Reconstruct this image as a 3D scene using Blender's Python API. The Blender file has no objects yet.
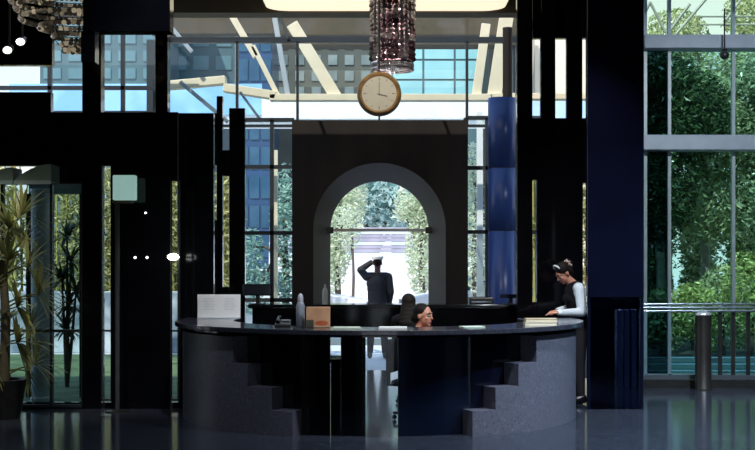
import bpy, bmesh, math, random
from mathutils import Vector, Matrix
random.seed(7)
S = bpy.context.scene
C = S.collection
PI = math.pi
F = 1250.0; H = 1.68; CX = 377.5; HZ = 262.0
def PX(px, Y): return (px - CX) * Y / F
def PZ(py, Y): return H - (py - HZ) * Y / F

# ------------------------------------------------------------------ materials
def lin(c): return tuple(((v/12.92) if v <= .04045 else ((v+.055)/1.055)**2.4) for v in c)
def rgb(r, g, b): return lin((r/255, g/255, b/255))
MATS = {}
def pm(name, c1, c2=None, scale=8.0, rough=.4, metal=0.0, bump=0.0, spec=.5, emit=None, estr=0, trans=0, stretch=None, detail=4, lo=.35, hi=.65, aniso=None):
    if name in MATS: return MATS[name]
    m = bpy.data.materials.new(name); m.use_nodes = True
    nt = m.node_tree; b = nt.nodes['Principled BSDF']
    if c2 is None: c2 = tuple(v*.82 for v in c1)
    tc = nt.nodes.new('ShaderNodeTexCoord'); mp = nt.nodes.new('ShaderNodeMapping')
    nt.links.new(tc.outputs['Object'], mp.inputs['Vector'])
    if stretch: mp.inputs['Scale'].default_value = stretch
    nz = nt.nodes.new('ShaderNodeTexNoise'); nz.inputs['Scale'].default_value = scale; nz.inputs['Detail'].default_value = detail
    nt.links.new(mp.outputs['Vector'], nz.inputs['Vector'])
    cr = nt.nodes.new('ShaderNodeValToRGB')
    cr.color_ramp.elements[0].position = lo; cr.color_ramp.elements[1].position = hi
    cr.color_ramp.elements[0].color = (*c2, 1); cr.color_ramp.elements[1].color = (*c1, 1)
    nt.links.new(nz.outputs['Fac'], cr.inputs['Fac']); nt.links.new(cr.outputs['Color'], b.inputs['Base Color'])
    b.inputs['Roughness'].default_value = rough; b.inputs['Metallic'].default_value = metal
    b.inputs['Specular IOR Level'].default_value = spec
    if trans: b.inputs['Transmission Weight'].default_value = trans
    if emit: b.inputs['Emission Color'].default_value = (*emit, 1); b.inputs['Emission Strength'].default_value = estr
    if bump:
        bp = nt.nodes.new('ShaderNodeBump'); bp.inputs['Strength'].default_value = bump; bp.inputs['Distance'].default_value = .01
        nt.links.new(nz.outputs['Fac'], bp.inputs['Height']); nt.links.new(bp.outputs['Normal'], b.inputs['Normal'])
    MATS[name] = m; return m
def glass(name, tint, refl=1.0, rough=0.0):
    if name in MATS: return MATS[name]
    m = bpy.data.materials.new(name); m.use_nodes = True; nt = m.node_tree
    nt.nodes.remove(nt.nodes['Principled BSDF']); out = nt.nodes['Material Output']
    tr = nt.nodes.new('ShaderNodeBsdfTransparent'); tr.inputs['Color'].default_value = (*tint, 1)
    gl = nt.nodes.new('ShaderNodeBsdfGlossy'); gl.inputs['Roughness'].default_value = rough
    fr = nt.nodes.new('ShaderNodeFresnel'); fr.inputs['IOR'].default_value = 1.45
    mu = nt.nodes.new('ShaderNodeMath'); mu.operation = 'MULTIPLY'; mu.inputs[1].default_value = refl; mu.use_clamp = True
    nt.links.new(fr.outputs['Fac'], mu.inputs[0])
    mx = nt.nodes.new('ShaderNodeMixShader')
    nt.links.new(mu.outputs[0], mx.inputs['Fac']); nt.links.new(tr.outputs[0], mx.inputs[1]); nt.links.new(gl.outputs[0], mx.inputs[2])
    nt.links.new(mx.outputs[0], out.inputs['Surface'])
    MATS[name] = m; return m
def leafmat(name, c1, c2, rough=.35, trans=.35):
    if name in MATS: return MATS[name]
    m = bpy.data.materials.new(name); m.use_nodes = True; nt = m.node_tree
    b = nt.nodes['Principled BSDF']; out = nt.nodes['Material Output']
    g = nt.nodes.new('ShaderNodeNewGeometry'); cr = nt.nodes.new('ShaderNodeValToRGB')
    cr.color_ramp.elements[0].color = (*c1, 1); cr.color_ramp.elements[1].color = (*c2, 1)
    nt.links.new(g.outputs['Random Per Island'], cr.inputs['Fac'])
    nt.links.new(cr.outputs['Color'], b.inputs['Base Color']); b.inputs['Roughness'].default_value = rough
    t = nt.nodes.new('ShaderNodeBsdfTranslucent'); nt.links.new(cr.outputs['Color'], t.inputs['Color'])
    mx = nt.nodes.new('ShaderNodeMixShader'); mx.inputs['Fac'].default_value = trans
    nt.links.new(b.outputs[0], mx.inputs[1]); nt.links.new(t.outputs[0], mx.inputs[2]); nt.links.new(mx.outputs[0], out.inputs['Surface'])
    MATS[name] = m; return m
def granite(name, base, fleck, light, rough, scale=60, tiles=None):
    if name in MATS: return MATS[name]
    m = bpy.data.materials.new(name); m.use_nodes = True; nt = m.node_tree; b = nt.nodes['Principled BSDF']
    tc = nt.nodes.new('ShaderNodeTexCoord')
    v = nt.nodes.new('ShaderNodeTexVoronoi'); v.inputs['Scale'].default_value = scale
    nt.links.new(tc.outputs['Object'], v.inputs['Vector'])
    n = nt.nodes.new('ShaderNodeTexNoise'); n.inputs['Scale'].default_value = scale*.5; n.inputs['Detail'].default_value = 6
    nt.links.new(tc.outputs['Object'], n.inputs['Vector'])
    cr = nt.nodes.new('ShaderNodeValToRGB'); e = cr.color_ramp.elements
    e[0].position = .0; e[0].color = (*fleck, 1); e[1].position = 1; e[1].color = (*light, 1)
    k = cr.color_ramp.elements.new(.45); k.color = (*base, 1); k = cr.color_ramp.elements.new(.78); k.color = (*base, 1)
    sep = nt.nodes.new('ShaderNodeSeparateColor'); nt.links.new(v.outputs['Color'], sep.inputs[0])
    mixv = nt.nodes.new('ShaderNodeMath'); mixv.operation = 'MULTIPLY_ADD'; mixv.inputs[1].default_value = .6
    nt.links.new(sep.outputs[0], mixv.inputs[0])
    sc = nt.nodes.new('ShaderNodeMath'); sc.operation = 'MULTIPLY'; sc.inputs[1].default_value = .45
    nt.links.new(n.outputs['Fac'], sc.inputs[0]); nt.links.new(sc.outputs[0], mixv.inputs[2])
    nt.links.new(mixv.outputs[0], cr.inputs['Fac'])
    col = cr.outputs['Color']
    if tiles:
        br = nt.nodes.new('ShaderNodeTexBrick'); br.offset = 0; br.inputs['Scale'].default_value = 1
        br.inputs['Brick Width'].default_value = tiles; br.inputs['Row Height'].default_value = tiles
        br.inputs['Mortar Size'].default_value = .004
        br.inputs['Color1'].default_value = (1, 1, 1, 1); br.inputs['Color2'].default_value = (.8, .8, .8, 1); br.inputs['Mortar'].default_value = (.35, .35, .35, 1)
        nt.links.new(tc.outputs['Object'], br.inputs['Vector'])
        mx = nt.nodes.new('ShaderNodeMix'); mx.data_type = 'RGBA'; mx.blend_type = 'MULTIPLY'; mx.inputs[0].default_value = 1
        nt.links.new(col, mx.inputs[6]); nt.links.new(br.outputs['Color'], mx.inputs[7]); col = mx.outputs[2]
    nt.links.new(col, b.inputs['Base Color']); b.inputs['Roughness'].default_value = rough
    MATS[name] = m; return m
def emis(name, col, s):
    if name in MATS: return MATS[name]
    return pm(name, col, col, rough=.5, emit=col, estr=s)

M_black = pm('polished_black_stone', (.0035, .0036, .005), (.0015, .0016, .0025), 2, .09, spec=.35)
M_navy = pm('navy_lacquer_panel', (.0032, .0042, .0145), (.002, .0028, .009), 1.5, .16, spec=.4)
M_brown = pm('brown_black_stone', (.021, .0155, .0135), (.014, .011, .010), 1.2, .5, stretch=(3, 3, .5), spec=.2)
M_reveal = pm('grey_reveal_stone', (.031, .021, .012), (.024, .016, .009), 3, .6)
M_floor = granite('polished_floor_granite', (.040, .047, .064), (.017, .02, .027), (.12, .14, .18), .11, 22, tiles=.9)
M_granite = granite('grey_granite', (.115, .115, .145), (.05, .05, .065), (.30, .30, .36), .35, 55)
M_top = pm('dark_counter_stone', (.045, .047, .062), (.026, .028, .037), 30, .14)
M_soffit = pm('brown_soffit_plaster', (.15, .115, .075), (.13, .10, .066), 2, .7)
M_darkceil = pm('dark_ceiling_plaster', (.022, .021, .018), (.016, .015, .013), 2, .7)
M_cream = pm('cream_painted_steel', (.80, .70, .52), (.74, .64, .47), 3, .45)
M_greysteel = pm('grey_painted_steel', (.42, .46, .50), (.36, .40, .44), 4, .4)
M_transom = pm('pale_grey_aluminium', (.40, .46, .53), (.34, .40, .47), 5, .45)
M_frame = pm('dark_window_frame', (.020, .024, .028), None, 6, .4)
M_paleframe = pm('pale_mullion', (.42, .52, .52), (.36, .45, .46), 6, .35)
M_steel = pm('brushed_steel', (.40, .46, .50), (.30, .35, .39), 30, .28, metal=.9, stretch=(1, 1, 20))
M_darksteel = pm('dark_bronze_steel', (.045, .043, .04), (.03, .03, .028), 10, .35, metal=.5)
G_clear = glass('clear_glass', (.93, .97, .97), .7)
G_desk = glass('desk_front_glass', (.93, .985, 1), .6)
G_teal = glass('teal_tinted_glass', (.62, .83, .78), 1.0)
G_dark = glass('dark_tinted_glass', (.16, .30, .30), 1.0)
G_top = glass('pale_glass', (.85, .93, .80), .6)
G_barrier = glass('barrier_glass', (.84, .94, 1), 1.2)
M_plaza = pm('plaza_paving', (.66, .66, .67), (.56, .56, .58), 1.5, .8)
M_lawn = pm('lawn_grass', (.13, .20, .085), (.05, .09, .04), 2.2, .9, bump=.6)
M_white = pm('white_painted_concrete', (.78, .79, .80), (.70, .72, .74), 2, .7)

# ------------------------------------------------------------------ mesh builder
ORG = {}
class MB:
    def __init__(s): s.v = []; s.f = []
    def add(s, vs, fs):
        o = len(s.v); s.v += [Vector(v) for v in vs]; s.f += [tuple(i+o for i in f) for f in fs]; return s
    def box(s, x0, x1, y0, y1, z0, z1):
        x0, x1 = min(x0, x1), max(x0, x1); y0, y1 = min(y0, y1), max(y0, y1); z0, z1 = min(z0, z1), max(z0, z1)
        return s.add([(x0,y0,z0),(x1,y0,z0),(x1,y1,z0),(x0,y1,z0),(x0,y0,z1),(x1,y0,z1),(x1,y1,z1),(x0,y1,z1)],
              [(0,3,2,1),(4,5,6,7),(0,1,5,4),(1,2,6,5),(2,3,7,6),(3,0,4,7)])
    def pbox(s, px0, px1, py0, py1, Y0, Y1):     # a box at real depth Y0..Y1
        return s.box(PX(px0, Y0), PX(px1, Y0), Y0, Y1, max(0, PZ(py1, Y0)), PZ(py0, Y0))
    def bar(s, p0, p1, w, d, up=(0, 1, 0)):      # rectangular bar from p0 to p1
        p0, p1 = Vector(p0), Vector(p1); t = (p1-p0).normalized(); u = Vector(up)
        a = t.cross(u).normalized()*w/2; b = t.cross(a).normalized()*d/2
        vs = [p+q for p in (p0, p1) for q in (a+b, a-b, -a-b, -a+b)]
        return s.add(vs, [(0,1,2,3),(7,6,5,4),(0,4,5,1),(1,5,6,2),(2,6,7,3),(3,7,4,0)])
    def path(s, pts, rs, n=10, cap=True):
        pts = [Vector(p) for p in pts]
        if not isinstance(rs, (list, tuple)): rs = [rs]*len(pts)
        rings = []; o = len(s.v)
        ref = None
        for i, p in enumerate(pts):
            t = (pts[min(i+1, len(pts)-1)] - pts[max(i-1, 0)]).normalized()
            if ref is None:
                ref = t.orthogonal().normalized()
            ref = (ref - t*ref.dot(t)); ref = ref.normalized() if ref.length > 1e-6 else t.orthogonal().normalized()
            b = t.cross(ref)
            for k in range(n):
                a = 2*PI*k/n; s.v.append(p + (ref*math.cos(a) + b*math.sin(a))*rs[i])
        for i in range(len(pts)-1):
            for k in range(n):
                s.f.append((o+i*n+k, o+i*n+(k+1) % n, o+(i+1)*n+(k+1) % n, o+(i+1)*n+k))
        if cap:
            s.f.append(tuple(o+k for k in reversed(range(n)))); s.f.append(tuple(o+(len(pts)-1)*n+k for k in range(n)))
        return s
    def lathe(s, prof, c=(0, 0, 0), n=24, axis='z'):
        o = len(s.v); c = Vector(c)
        for r, z in prof:
            for k in range(n):
                a = 2*PI*k/n
                q = Vector((r*math.cos(a), r*math.sin(a), z))
                if axis == 'y': q = Vector((q.x, q.z, q.y))
                s.v.append(c+q)
        for i in range(len(prof)-1):
            for k in range(n):
                f = (o+i*n+k, o+i*n+(k+1) % n, o+(i+1)*n+(k+1) % n, o+(i+1)*n+k)
                s.f.append(f if axis == 'z' else f[::-1])
        if tuple(prof[0]) == tuple(prof[-1]): return s
        a0 = tuple(o+k for k in reversed(range(n))); a1 = tuple(o+(len(prof)-1)*n+k for k in range(n))
        if prof[0][0] > 1e-5: s.f.append(a0 if axis == 'z' else a0[::-1])
        if prof[-1][0] > 1e-5: s.f.append(a1 if axis == 'z' else a1[::-1])
        return s
    def ell(s, c, r, n=12, m=8, R=None):
        c = Vector(c); o = len(s.v)
        if not isinstance(r, (list, tuple)): r = (r, r, r)
        vs = []
        vs.append(Vector((0, 0, -r[2])))
        for i in range(1, m):
            a = -PI/2 + PI*i/m
            for k in range(n):
                b = 2*PI*k/n; vs.append(Vector((r[0]*math.cos(a)*math.cos(b), r[1]*math.cos(a)*math.sin(b), r[2]*math.sin(a))))
        vs.append(Vector((0, 0, r[2])))
        if R is not None: vs = [R @ v for v in vs]
        s.v += [c+v for v in vs]
        for k in range(n): s.f.append((o, o+1+(k+1) % n, o+1+k))
        for i in range(m-2):
            for k in range(n):
                s.f.append((o+1+i*n+k, o+1+i*n+(k+1) % n, o+1+(i+1)*n+(k+1) % n, o+1+(i+1)*n+k))
        t = o+1+(m-1)*n
        for k in range(n): s.f.append((t, t-n+k, t-n+(k+1) % n))
        return s
    def capsule(s, p0, p1, r0, r1, n=12):
        p0, p1 = Vector(p0), Vector(p1); d = p1-p0
        if d.length < 1e-6: return s.ell(p0, r0, n, 8)
        t = d.normalized(); pts = []; rs = []
        for i in range(5):
            a = PI/2*(1-i/4.0); pts.append(p0 - t*r0*math.sin(a)); rs.append(max(r0*math.cos(a), 1e-3))
        for i in range(5):
            a = PI/2*(i/4.0); pts.append(p1 + t*r1*math.sin(a)); rs.append(max(r1*math.cos(a), 1e-3))
        return s.path(pts, rs, n)
    def arc(s, c, r0, r1, z0, z1, a0, a1, n=48):   # ring segment, angle 0 faces -Y
        o = len(s.v)
        for i in range(n+1):
            a = a0+(a1-a0)*i/n; dx, dy = math.sin(a), -math.cos(a)
            for r, z in ((r0, z0), (r1, z0), (r1, z1), (r0, z1)): s.v.append(Vector((c[0]+r*dx, c[1]+r*dy, z)))
        for i in range(n):
            for k in range(4):
                s.f.append((o+i*4+k, o+i*4+(k+1) % 4, o+(i+1)*4+(k+1) % 4, o+(i+1)*4+k))
        s.f.append((o+3, o+2, o+1, o)); e = o+n*4; s.f.append((e, e+1, e+2, e+3)); return s
    def prism(s, poly, y0, y1):                    # polygon in XZ pushed along Y
        n = len(poly); o = len(s.v)
        s.v += [Vector((x, y0, z)) for x, z in poly] + [Vector((x, y1, z)) for x, z in poly]
        s.f.append(tuple(o+i for i in range(n))); s.f.append(tuple(o+n+i for i in reversed(range(n))))
        for i in range(n): s.f.append((o+(i+1) % n, o+i, o+n+i, o+n+(i+1) % n))
        return s
    def build(s, name, mat, parent=None, smooth=False, bevel=0, org=None):
        if org is None:
            if parent is not None: org = ORG[parent.name]
            else:
                xs = [v.x for v in s.v]; ys = [v.y for v in s.v]; zs = [v.z for v in s.v]
                org = Vector(((min(xs)+max(xs))/2, (min(ys)+max(ys))/2, min(zs)))
        org = Vector(org)
        me = bpy.data.meshes.new(name); me.from_pydata([v-org for v in s.v], [], s.f); me.update()
        bm = bmesh.new(); bm.from_mesh(me); bmesh.ops.recalc_face_normals(bm, faces=bm.faces); bm.to_mesh(me); bm.free()
        me.materials.append(mat)
        if smooth:
            for p in me.polygons: p.use_smooth = True
            me.set_sharp_from_angle(angle=math.radians(50))
        o = bpy.data.objects.new(name, me); C.objects.link(o); ORG[o.name] = org
        if parent is not None: o.parent = parent
        else: o.location = org
        if bevel:
            b = o.modifiers.new('bevel', 'BEVEL'); b.width = bevel; b.segments = 2; b.limit_method = 'ANGLE'
        return o
def tag(o, label, cat, group=None, kind=None):
    o['label'] = label; o['category'] = cat
    if group: o['group'] = group
    if kind: o['kind'] = kind
    return o
def thing(name, label, cat, loc, group=None):
    o = bpy.data.objects.new(name, None); C.objects.link(o); o.location = loc; o.empty_display_size = .1
    ORG[o.name] = Vector(loc); return tag(o, label, cat, group)
def struct(o):
    o['kind'] = 'structure'; return o
def box(*a): return MB().box(*a)
def copy_tree(o, parent=None):
    c = o.copy(); C.objects.link(c)
    if parent is not None: c.parent = parent
    for ch in list(o.children): copy_tree(ch, c)
    return c

# ------------------------------------------------------------------ room shell
YB = 19.4                                  # garden facade
struct(box(-9, 9, -4, 14.6, -.1, 0).box(-2.3, 9, 14.6, 18.05, -.1, 0).box(-2.3, 2.6, 18.05, YB, -.1, 0).build('floor', M_floor, org=(0, 0, 0)))
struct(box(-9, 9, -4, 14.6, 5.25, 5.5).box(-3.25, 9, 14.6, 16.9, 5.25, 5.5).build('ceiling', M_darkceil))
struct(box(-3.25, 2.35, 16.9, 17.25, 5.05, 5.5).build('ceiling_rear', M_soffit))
struct(box(2.35, 9, 16.9, 16.97, 5.25, 6.9).box(2.35, 3.06, 16.97, 18.2, 5.25, 5.5).build('ceiling_right_sun_block', M_darkceil))  # tall upstand added out of view to keep sun off the window beams
sk = MB()
for x in (-3.25, -1.4, .45, 2.3): sk.box(x, x+.03, 17.25, YB+.08, 5.12, 5.18)
sk.box(-3.25, 2.35, YB+.03, YB+.08, 5.12, 5.18)
sko = struct(sk.build('sun_roof_window', M_frame))  # glazed roof strip added so sun gets through to the struts
for x in (-3.2, -1.35, .5): MB().box(x, x+1.8, 17.26, YB+.03, 5.14, 5.15).build('pane', glass('matt_skylight_glass', (.95, .97, .96), .04), sko)
# hall side walls and the entrance wall behind the camera
struct(box(-9.2, -9, -4, 14.6, 0, 5.5).build('wall_west', M_black))
struct(box(9, 9.2, -4, 18.2, 0, 5.5).build('wall_east', M_black))
en = MB().box(-9.2, -2.6, -4.2, -4, 0, 5.5).box(2.6, 9.2, -4.2, -4, 0, 5.5).box(-2.6, 2.6, -4.2, -4, 2.9, 5.5)
struct(en.build('wall_entrance', M_black))
# front dividing wall of black polished panels, left (plane Y = 14.5)
def panel(name, mat, px0, px1, py0, py1, Y, d=.12):
    return struct(MB().pbox(px0, px1, py0, py1, Y, Y+d).build(name, mat, bevel=.006))
WL = 14.3
panel('wall_left', M_black, -40, 51, 92, 166, WL)
panel('wall_left', M_black, 51, 82, 112, 183, WL)
panel('wall_left', M_black, 82, 101, -60, 460, WL, .2)
panel('wall_left', M_black, 101, 111, 112, 165, WL)
panel('wall_left', M_black, 111, 170, 112, 460, WL)
panel('wall_left', M_black, 155, 167.5, -60, 112, WL, .2)
panel('wall_left', M_black, 170, 178, 112, 180, WL)
panel('wall_left', M_black, 178, 213.5, 113, 460, 14.9)
panel('wall_left', M_black, 213.5, 216.5, 113, 165, 16.6)
panel('wall_left', M_black, 213.5, 216.5, 220, 460, 16.6)
panel('wall_left', M_black, 216.5, 222.5, 96, 460, 16.6)
panel('wall_left', M_black, 222.5, 229, 150, 176, 16.6)
panel('wall_left', M_black, 222.5, 229, 287, 460, 16.6)
panel('wall_left', M_black, 229, 245, 108, 460, 16.8)
# bulkhead beam at the ceiling, left
struct(MB().pbox(83, 170, -60, 31, 11.4, 11.6).build('trim_1', M_black))
panel('wall_left', M_black, -60, 52, -60, 65, WL, .12)
struct(MB().pbox(81, 95, 31, 62, 11.42, 11.58).build('trim_6', M_black))
# right
WR = 15.6
panel('wall_right', M_black, 517, 532.5, -60, 460, WR)
panel('wall_right', M_black, 532.5, 537, 118, 180, WR)
panel('wall_right', M_black, 532.5, 537, 302, 460, WR)
panel('wall_right', M_black, 537, 583, 118, 460, WR)
panel('wall_right', M_black, 541, 555.5, -60, 118, WR)
panel('wall_right', M_black, 567, 582.5, -60, 118, WR)
panel('wall_right', M_black, 532.5, 589, -60, 38, WR+.14)
panel('wall_right', M_black, 583, 587.5, 118, 183, WR)
panel('wall_right', M_navy, 587.5, 644, -60, 297, 14.2, .14)
panel('wall_right', glass('blue_tinted_glass', (.30, .35, .48), .6), 588.5, 643, 297.5, 420, 14.25, .02)
for a in (587.5, 640.5): panel('wall_right', M_navy, a, a+3, 297, 420, 14.22, .06)
# portal wall with the arched opening
AX = PX(379.5, 18.9); YP = 18.6; YQ = 19.4
s1 = F/YP; px0, px1 = PX(292, YP), PX(468, YP); ptop = PZ(120, YP)
RF, RB = .985, .76; zs = 2.17
def arch(r, n=40): return [(AX-r, 0)] + [(AX - r*math.cos(PI*i/n), zs + r*math.sin(PI*i/n)) for i in range(n+1)] + [(AX+r, 0)]
def portal_face(mb, r, Y, flip=False):
    a = arch(r); n = len(a)
    out = []
    for x, z in a:                         # match each arch point with one on the outer rectangle
        if z <= zs: out.append((px0 if x < AX else px1, z)); continue
        ang = math.atan2(z-zs, x-AX); dx, dz = math.cos(ang), math.sin(ang)
        tx = ((px1-AX)/dx if dx > 1e-6 else ((px0-AX)/dx if dx < -1e-6 else 1e9)); tz = (ptop-zs)/dz if dz > 1e-6 else 1e9
        t = min(tx, tz); out.append((AX+dx*t, zs+dz*t))
    o = len(mb.v)
    mb.v += [Vector((x, Y, z)) for x, z in a] + [Vector((x, Y, z)) for x, z in out]
    for i in range(n-1): mb.f.append((o+i, o+i+1, o+n+i+1, o+n+i))
    # corners
    for i in range(n-1):
        p, q = out[i], out[i+1]
        if abs(p[0]-q[0]) > 1e-4 and abs(p[1]-q[1]) > 1e-4:
            cx = px0 if (p[0]+q[0])/2 < AX else px1
            k = len(mb.v); mb.v.append(Vector((cx, Y, ptop))); mb.f.append((o+n+i, o+n+i+1, k))
pw = MB(); portal_face(pw, RF, YP); portal_face(pw, RB+.02, YQ)
pw.add([(px0, YP, 0), (px0, YQ, 0), (px0, YQ, ptop), (px0, YP, ptop)], [(0, 1, 2, 3)])
pw.add([(px1, YP, 0), (px1, YQ, 0), (px1, YQ, ptop), (px1, YP, ptop)], [(0, 3, 2, 1)])
pw.add([(px0, YP, ptop), (px1, YP, ptop), (px1, YQ, ptop), (px0, YQ, ptop)], [(0, 1, 2, 3)])
WB = struct(pw.build('wall_back', M_brown))
rv = MB(); a1, a2 = arch(RF), arch(RB)
vs = [(x, YP, z) for x, z in a1] + [(x, YQ, z) for x, z in a2]; n = len(a1)
rv.add(vs, [(i, i+1, n+i+1, n+i) for i in range(n-1)]); rv.build('arch_reveal', M_reveal, WB, smooth=True)
MB().box(AX-RB, AX+RB, 19.3, 19.34, zs-.02, zs+.025).build('transom_bar', M_white, WB)
for sx in (-1, 1): MB().box(AX+sx*RB-.05, AX+sx*RB+.05, 19.27, 19.37, zs-.05, zs+.05).build('bracket', M_frame, WB)

# garden facade windows (frame > panes)
def window(name, Y, xs, zs_, fr, gl, w=.05, d=.08):
    f = MB()
    for x in xs: f.box(x-w/2, x+w/2, Y-d/2, Y+d/2, zs_[0], zs_[-1])
    for z in zs_: f.box(xs[0], xs[-1], Y-d/2, Y+d/2, z-w/2, z+w/2)
    o = struct(f.build(name, fr))
    for i in range(len(xs)-1):
        for j in range(len(zs_)-1):
            g = gl(i, j) if callable(gl) else gl
            if g: MB().box(xs[i]+w/2, xs[i+1]-w/2, Y-.005, Y+.005, zs_[j]+w/2, zs_[j+1]-w/2).build('pane', g, o)
    return o
zt = [0.03, PZ(300, YB), PZ(233, YB), PZ(167, YB), PZ(120, YB), 5.05]
zt2 = [0.03, 1.03, PZ(232, YB), PZ(168, YB), PZ(118, YB), 5.05]
window('window_1', YB, [PX(232, YB), PX(272, YB), px0-.02], zt[:5], M_frame, G_clear, .06)
window('window_2', YB, [px1+.02, PX(487, YB), PX(517.5, YB), 2.55], zt2[:5], M_frame, G_clear, .06)
window('window_3', YB+.02, [PX(165, YB), PX(237, YB), PX(297.5, YB), PX(467, YB), PX(517, YB)], [ptop, 5.1], M_frame, G_clear, .04)
window('window_4', YB, [PX(-60, YB), PX(50, YB), PX(88, YB), PX(123, YB), PX(161, YB)], [PZ(113, YB), PZ(88, YB), PZ(22, YB)], M_frame, G_clear, .06)
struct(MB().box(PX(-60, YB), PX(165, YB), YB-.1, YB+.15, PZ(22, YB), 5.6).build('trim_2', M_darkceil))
# left garden window in the dividing wall
zr = PZ(331, WL)
window('window_5', WL+.06, [PX(-40, WL), PX(1.2, WL), PX(50.5, WL), PX(82, WL)], [.03, zr, PZ(183, WL)], M_frame, glass('soft_green_glass', (.72, .82, .82), .8), .03)
window('window_6', WL+.06, [PX(101, WL), PX(111, WL)], [.1, zr, PZ(165, WL)], M_frame, G_clear, .02)
window('window_7', WL+.06, [PX(170, WL), PX(178, WL)], [.1, zr, PZ(180, WL)], M_frame, G_clear, .02)
# right garden window wall, Y = 18
WY = 18.0
xs = [PX(645, WY), PX(669, WY), PX(733, WY), PX(797, WY), PX(861, WY)]
w8 = MB()
w8o = window('window_8', WY, xs, [.05, PZ(142, WY), PZ(41, WY), 5.62], M_paleframe,
       lambda i, j: G_top if j == 2 else (G_dark if i == 0 else G_teal), .045)
struct(MB().box(PX(643, 17.8), 7.2, 17.75, 18.1, PZ(150, 17.8), PZ(135, 17.8)).build('trim_3', M_transom, bevel=.01))
struct(MB().box(PX(644, 17.8), 7.2, 17.75, 18.1, PZ(48.5, 17.8), PZ(35, 17.8)).build('trim_4', M_transom, bevel=.01))
sk = MB().box(3.06, 9, 18.0, 18.06, 5.62, 5.68)
for x in (3.06, 5.0, 7.0): sk.box(x, x+.04, 16.97, 18.0, 5.62, 5.68)
sko = struct(sk.build('window_10', M_frame)); MB().box(3.1, 9, 16.975, 17.995, 5.645, 5.655).build('pane', glass('matt_skylight_glass', (.95, .97, .96), .04), sko)
struct(box(7.0, 9, 18, 18.2, 0, 5.5).build('wall_right_end', M_navy))
struct(box(PX(589.5, WY), PX(646, WY), 18.0, 18.15, 0, 5.3).build('wall_right_return', M_navy))
struct(box(-4.4, -2.0, 14.42, 14.5, 0, .06).build('trim_5', M_black))

# ------------------------------------------------------------------ reception desk
DC = (.02, 14.0); rad = math.radians
def ang(dpx, r):                            # half-angle whose rim shows dpx from the desk axis
    lo, hi = 0, PI/2
    for _ in range(50):
        m = (lo+hi)/2
        if F*r*math.sin(m)/(DC[1]-r*math.cos(m)) < dpx: lo = m
        else: hi = m
    return lo
RG, RS = 1.97, 2.175
desk = thing('reception_desk', 'curved dark reception desk with stepped grey granite cladding and glass front', 'reception desk', (DC[0], DC[1]-1.9, 0))
MB().arc(DC, 1.62, 2.26, .986, 1.036, rad(-102), rad(102), 96).build('countertop', M_top, desk, bevel=.008)
MB().arc(DC, 1.95, 2.17, .963, .985, rad(-102), rad(102), 96).build('counter_fascia', M_black, desk)
MB().arc(DC, 1.35, 1.94, .70, .73, rad(-100), rad(-8), 48).build('worktop', M_black, desk)
MB().arc(DC, 1.35, 1.94, .70, .73, rad(9), rad(100), 48).build('worktop', M_black, desk)
STEPS = {-1: [(87, .245), (108, .46), (132, .68), (147, .94)], 1: [(93, .245), (116, .46), (139, .68), (157, .94)]}
for sg in (-1, 1):
    g = MB(); steps = STEPS[sg]
    for i, (d, h) in enumerate(steps):
        a0 = ang(d, RS); a1 = ang(steps[i+1][0], RS) if i < 3 else rad(102)
        g.arc(DC, RG+.005, RS, .0, h, sg*a0, sg*a1, 8 if i < 3 else 30)
    g.build('granite_cladding', M_granite, desk)
def th(px):                                 # signed angle on the glass drum
    d = px-379.3; return math.copysign(ang(abs(d), RG), d)
cuts = [330, 340, 365, 398, 470]
M_deep = pm('blue_reflection_face', (.009, .015, .044), (.006, .010, .032), 1.5, .2, spec=.4)  # blue of reflections in the glass put into the panel colour
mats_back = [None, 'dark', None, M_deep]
MB().arc(DC, RG-.012, RG, .0, .961, rad(-102), th(330)-.002, 40).build('drum_wall', M_black, desk)
MB().arc(DC, RG-.012, RG, .0, .961, th(470)+.004, rad(102), 40).build('drum_wall', M_navy, desk)
for i in range(4):
    a0, a1 = th(cuts[i])+.0015, th(cuts[i+1])-.0015
    MB().arc(DC, RG-.012, RG, .012, .961, a0, a1, 8).build('glass_panel', G_desk, desk)
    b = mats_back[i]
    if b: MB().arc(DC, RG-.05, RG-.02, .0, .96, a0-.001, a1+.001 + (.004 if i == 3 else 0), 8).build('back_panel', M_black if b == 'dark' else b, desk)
for a0, a1 in ((-100, -66), (66, 100)):
    c = MB().arc(DC, 1.45, 1.9, .02, .695, rad(a0), rad(a1), 12).build('pedestal', M_black, desk)
MB().arc(DC, RG-.05, RG-.02, 0, .74, th(330), th(340), 4).build('back_panel', M_black, desk)
# rear credenza
YC = 16.3
cred = thing('credenza', 'long black back counter behind the seated staff, open in the middle', 'counter', (0.1, YC+.25, 0))
MB().box(PX(248, YC), PX(522, YC), YC, YC+.55, 1.08, 1.125).build('top', M_black, cred, bevel=.006)
MB().box(PX(252, YC), PX(518, YC), YC+.04, YC+.09, .70, 1.08).build('modesty_panel', M_black, cred)
for a, b in ((252, 326), (432, 518)):
    MB().box(PX(a, YC), PX(b, YC), YC+.06, YC+.5, 0, 1.08).build('cabinet', M_black, cred, bevel=.005)

# ------------------------------------------------------------------ things on the desk
def at(px, py, Y): return Vector((PX(px, Y), Y, PZ(py, Y)))
ZT = 1.0365
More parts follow.
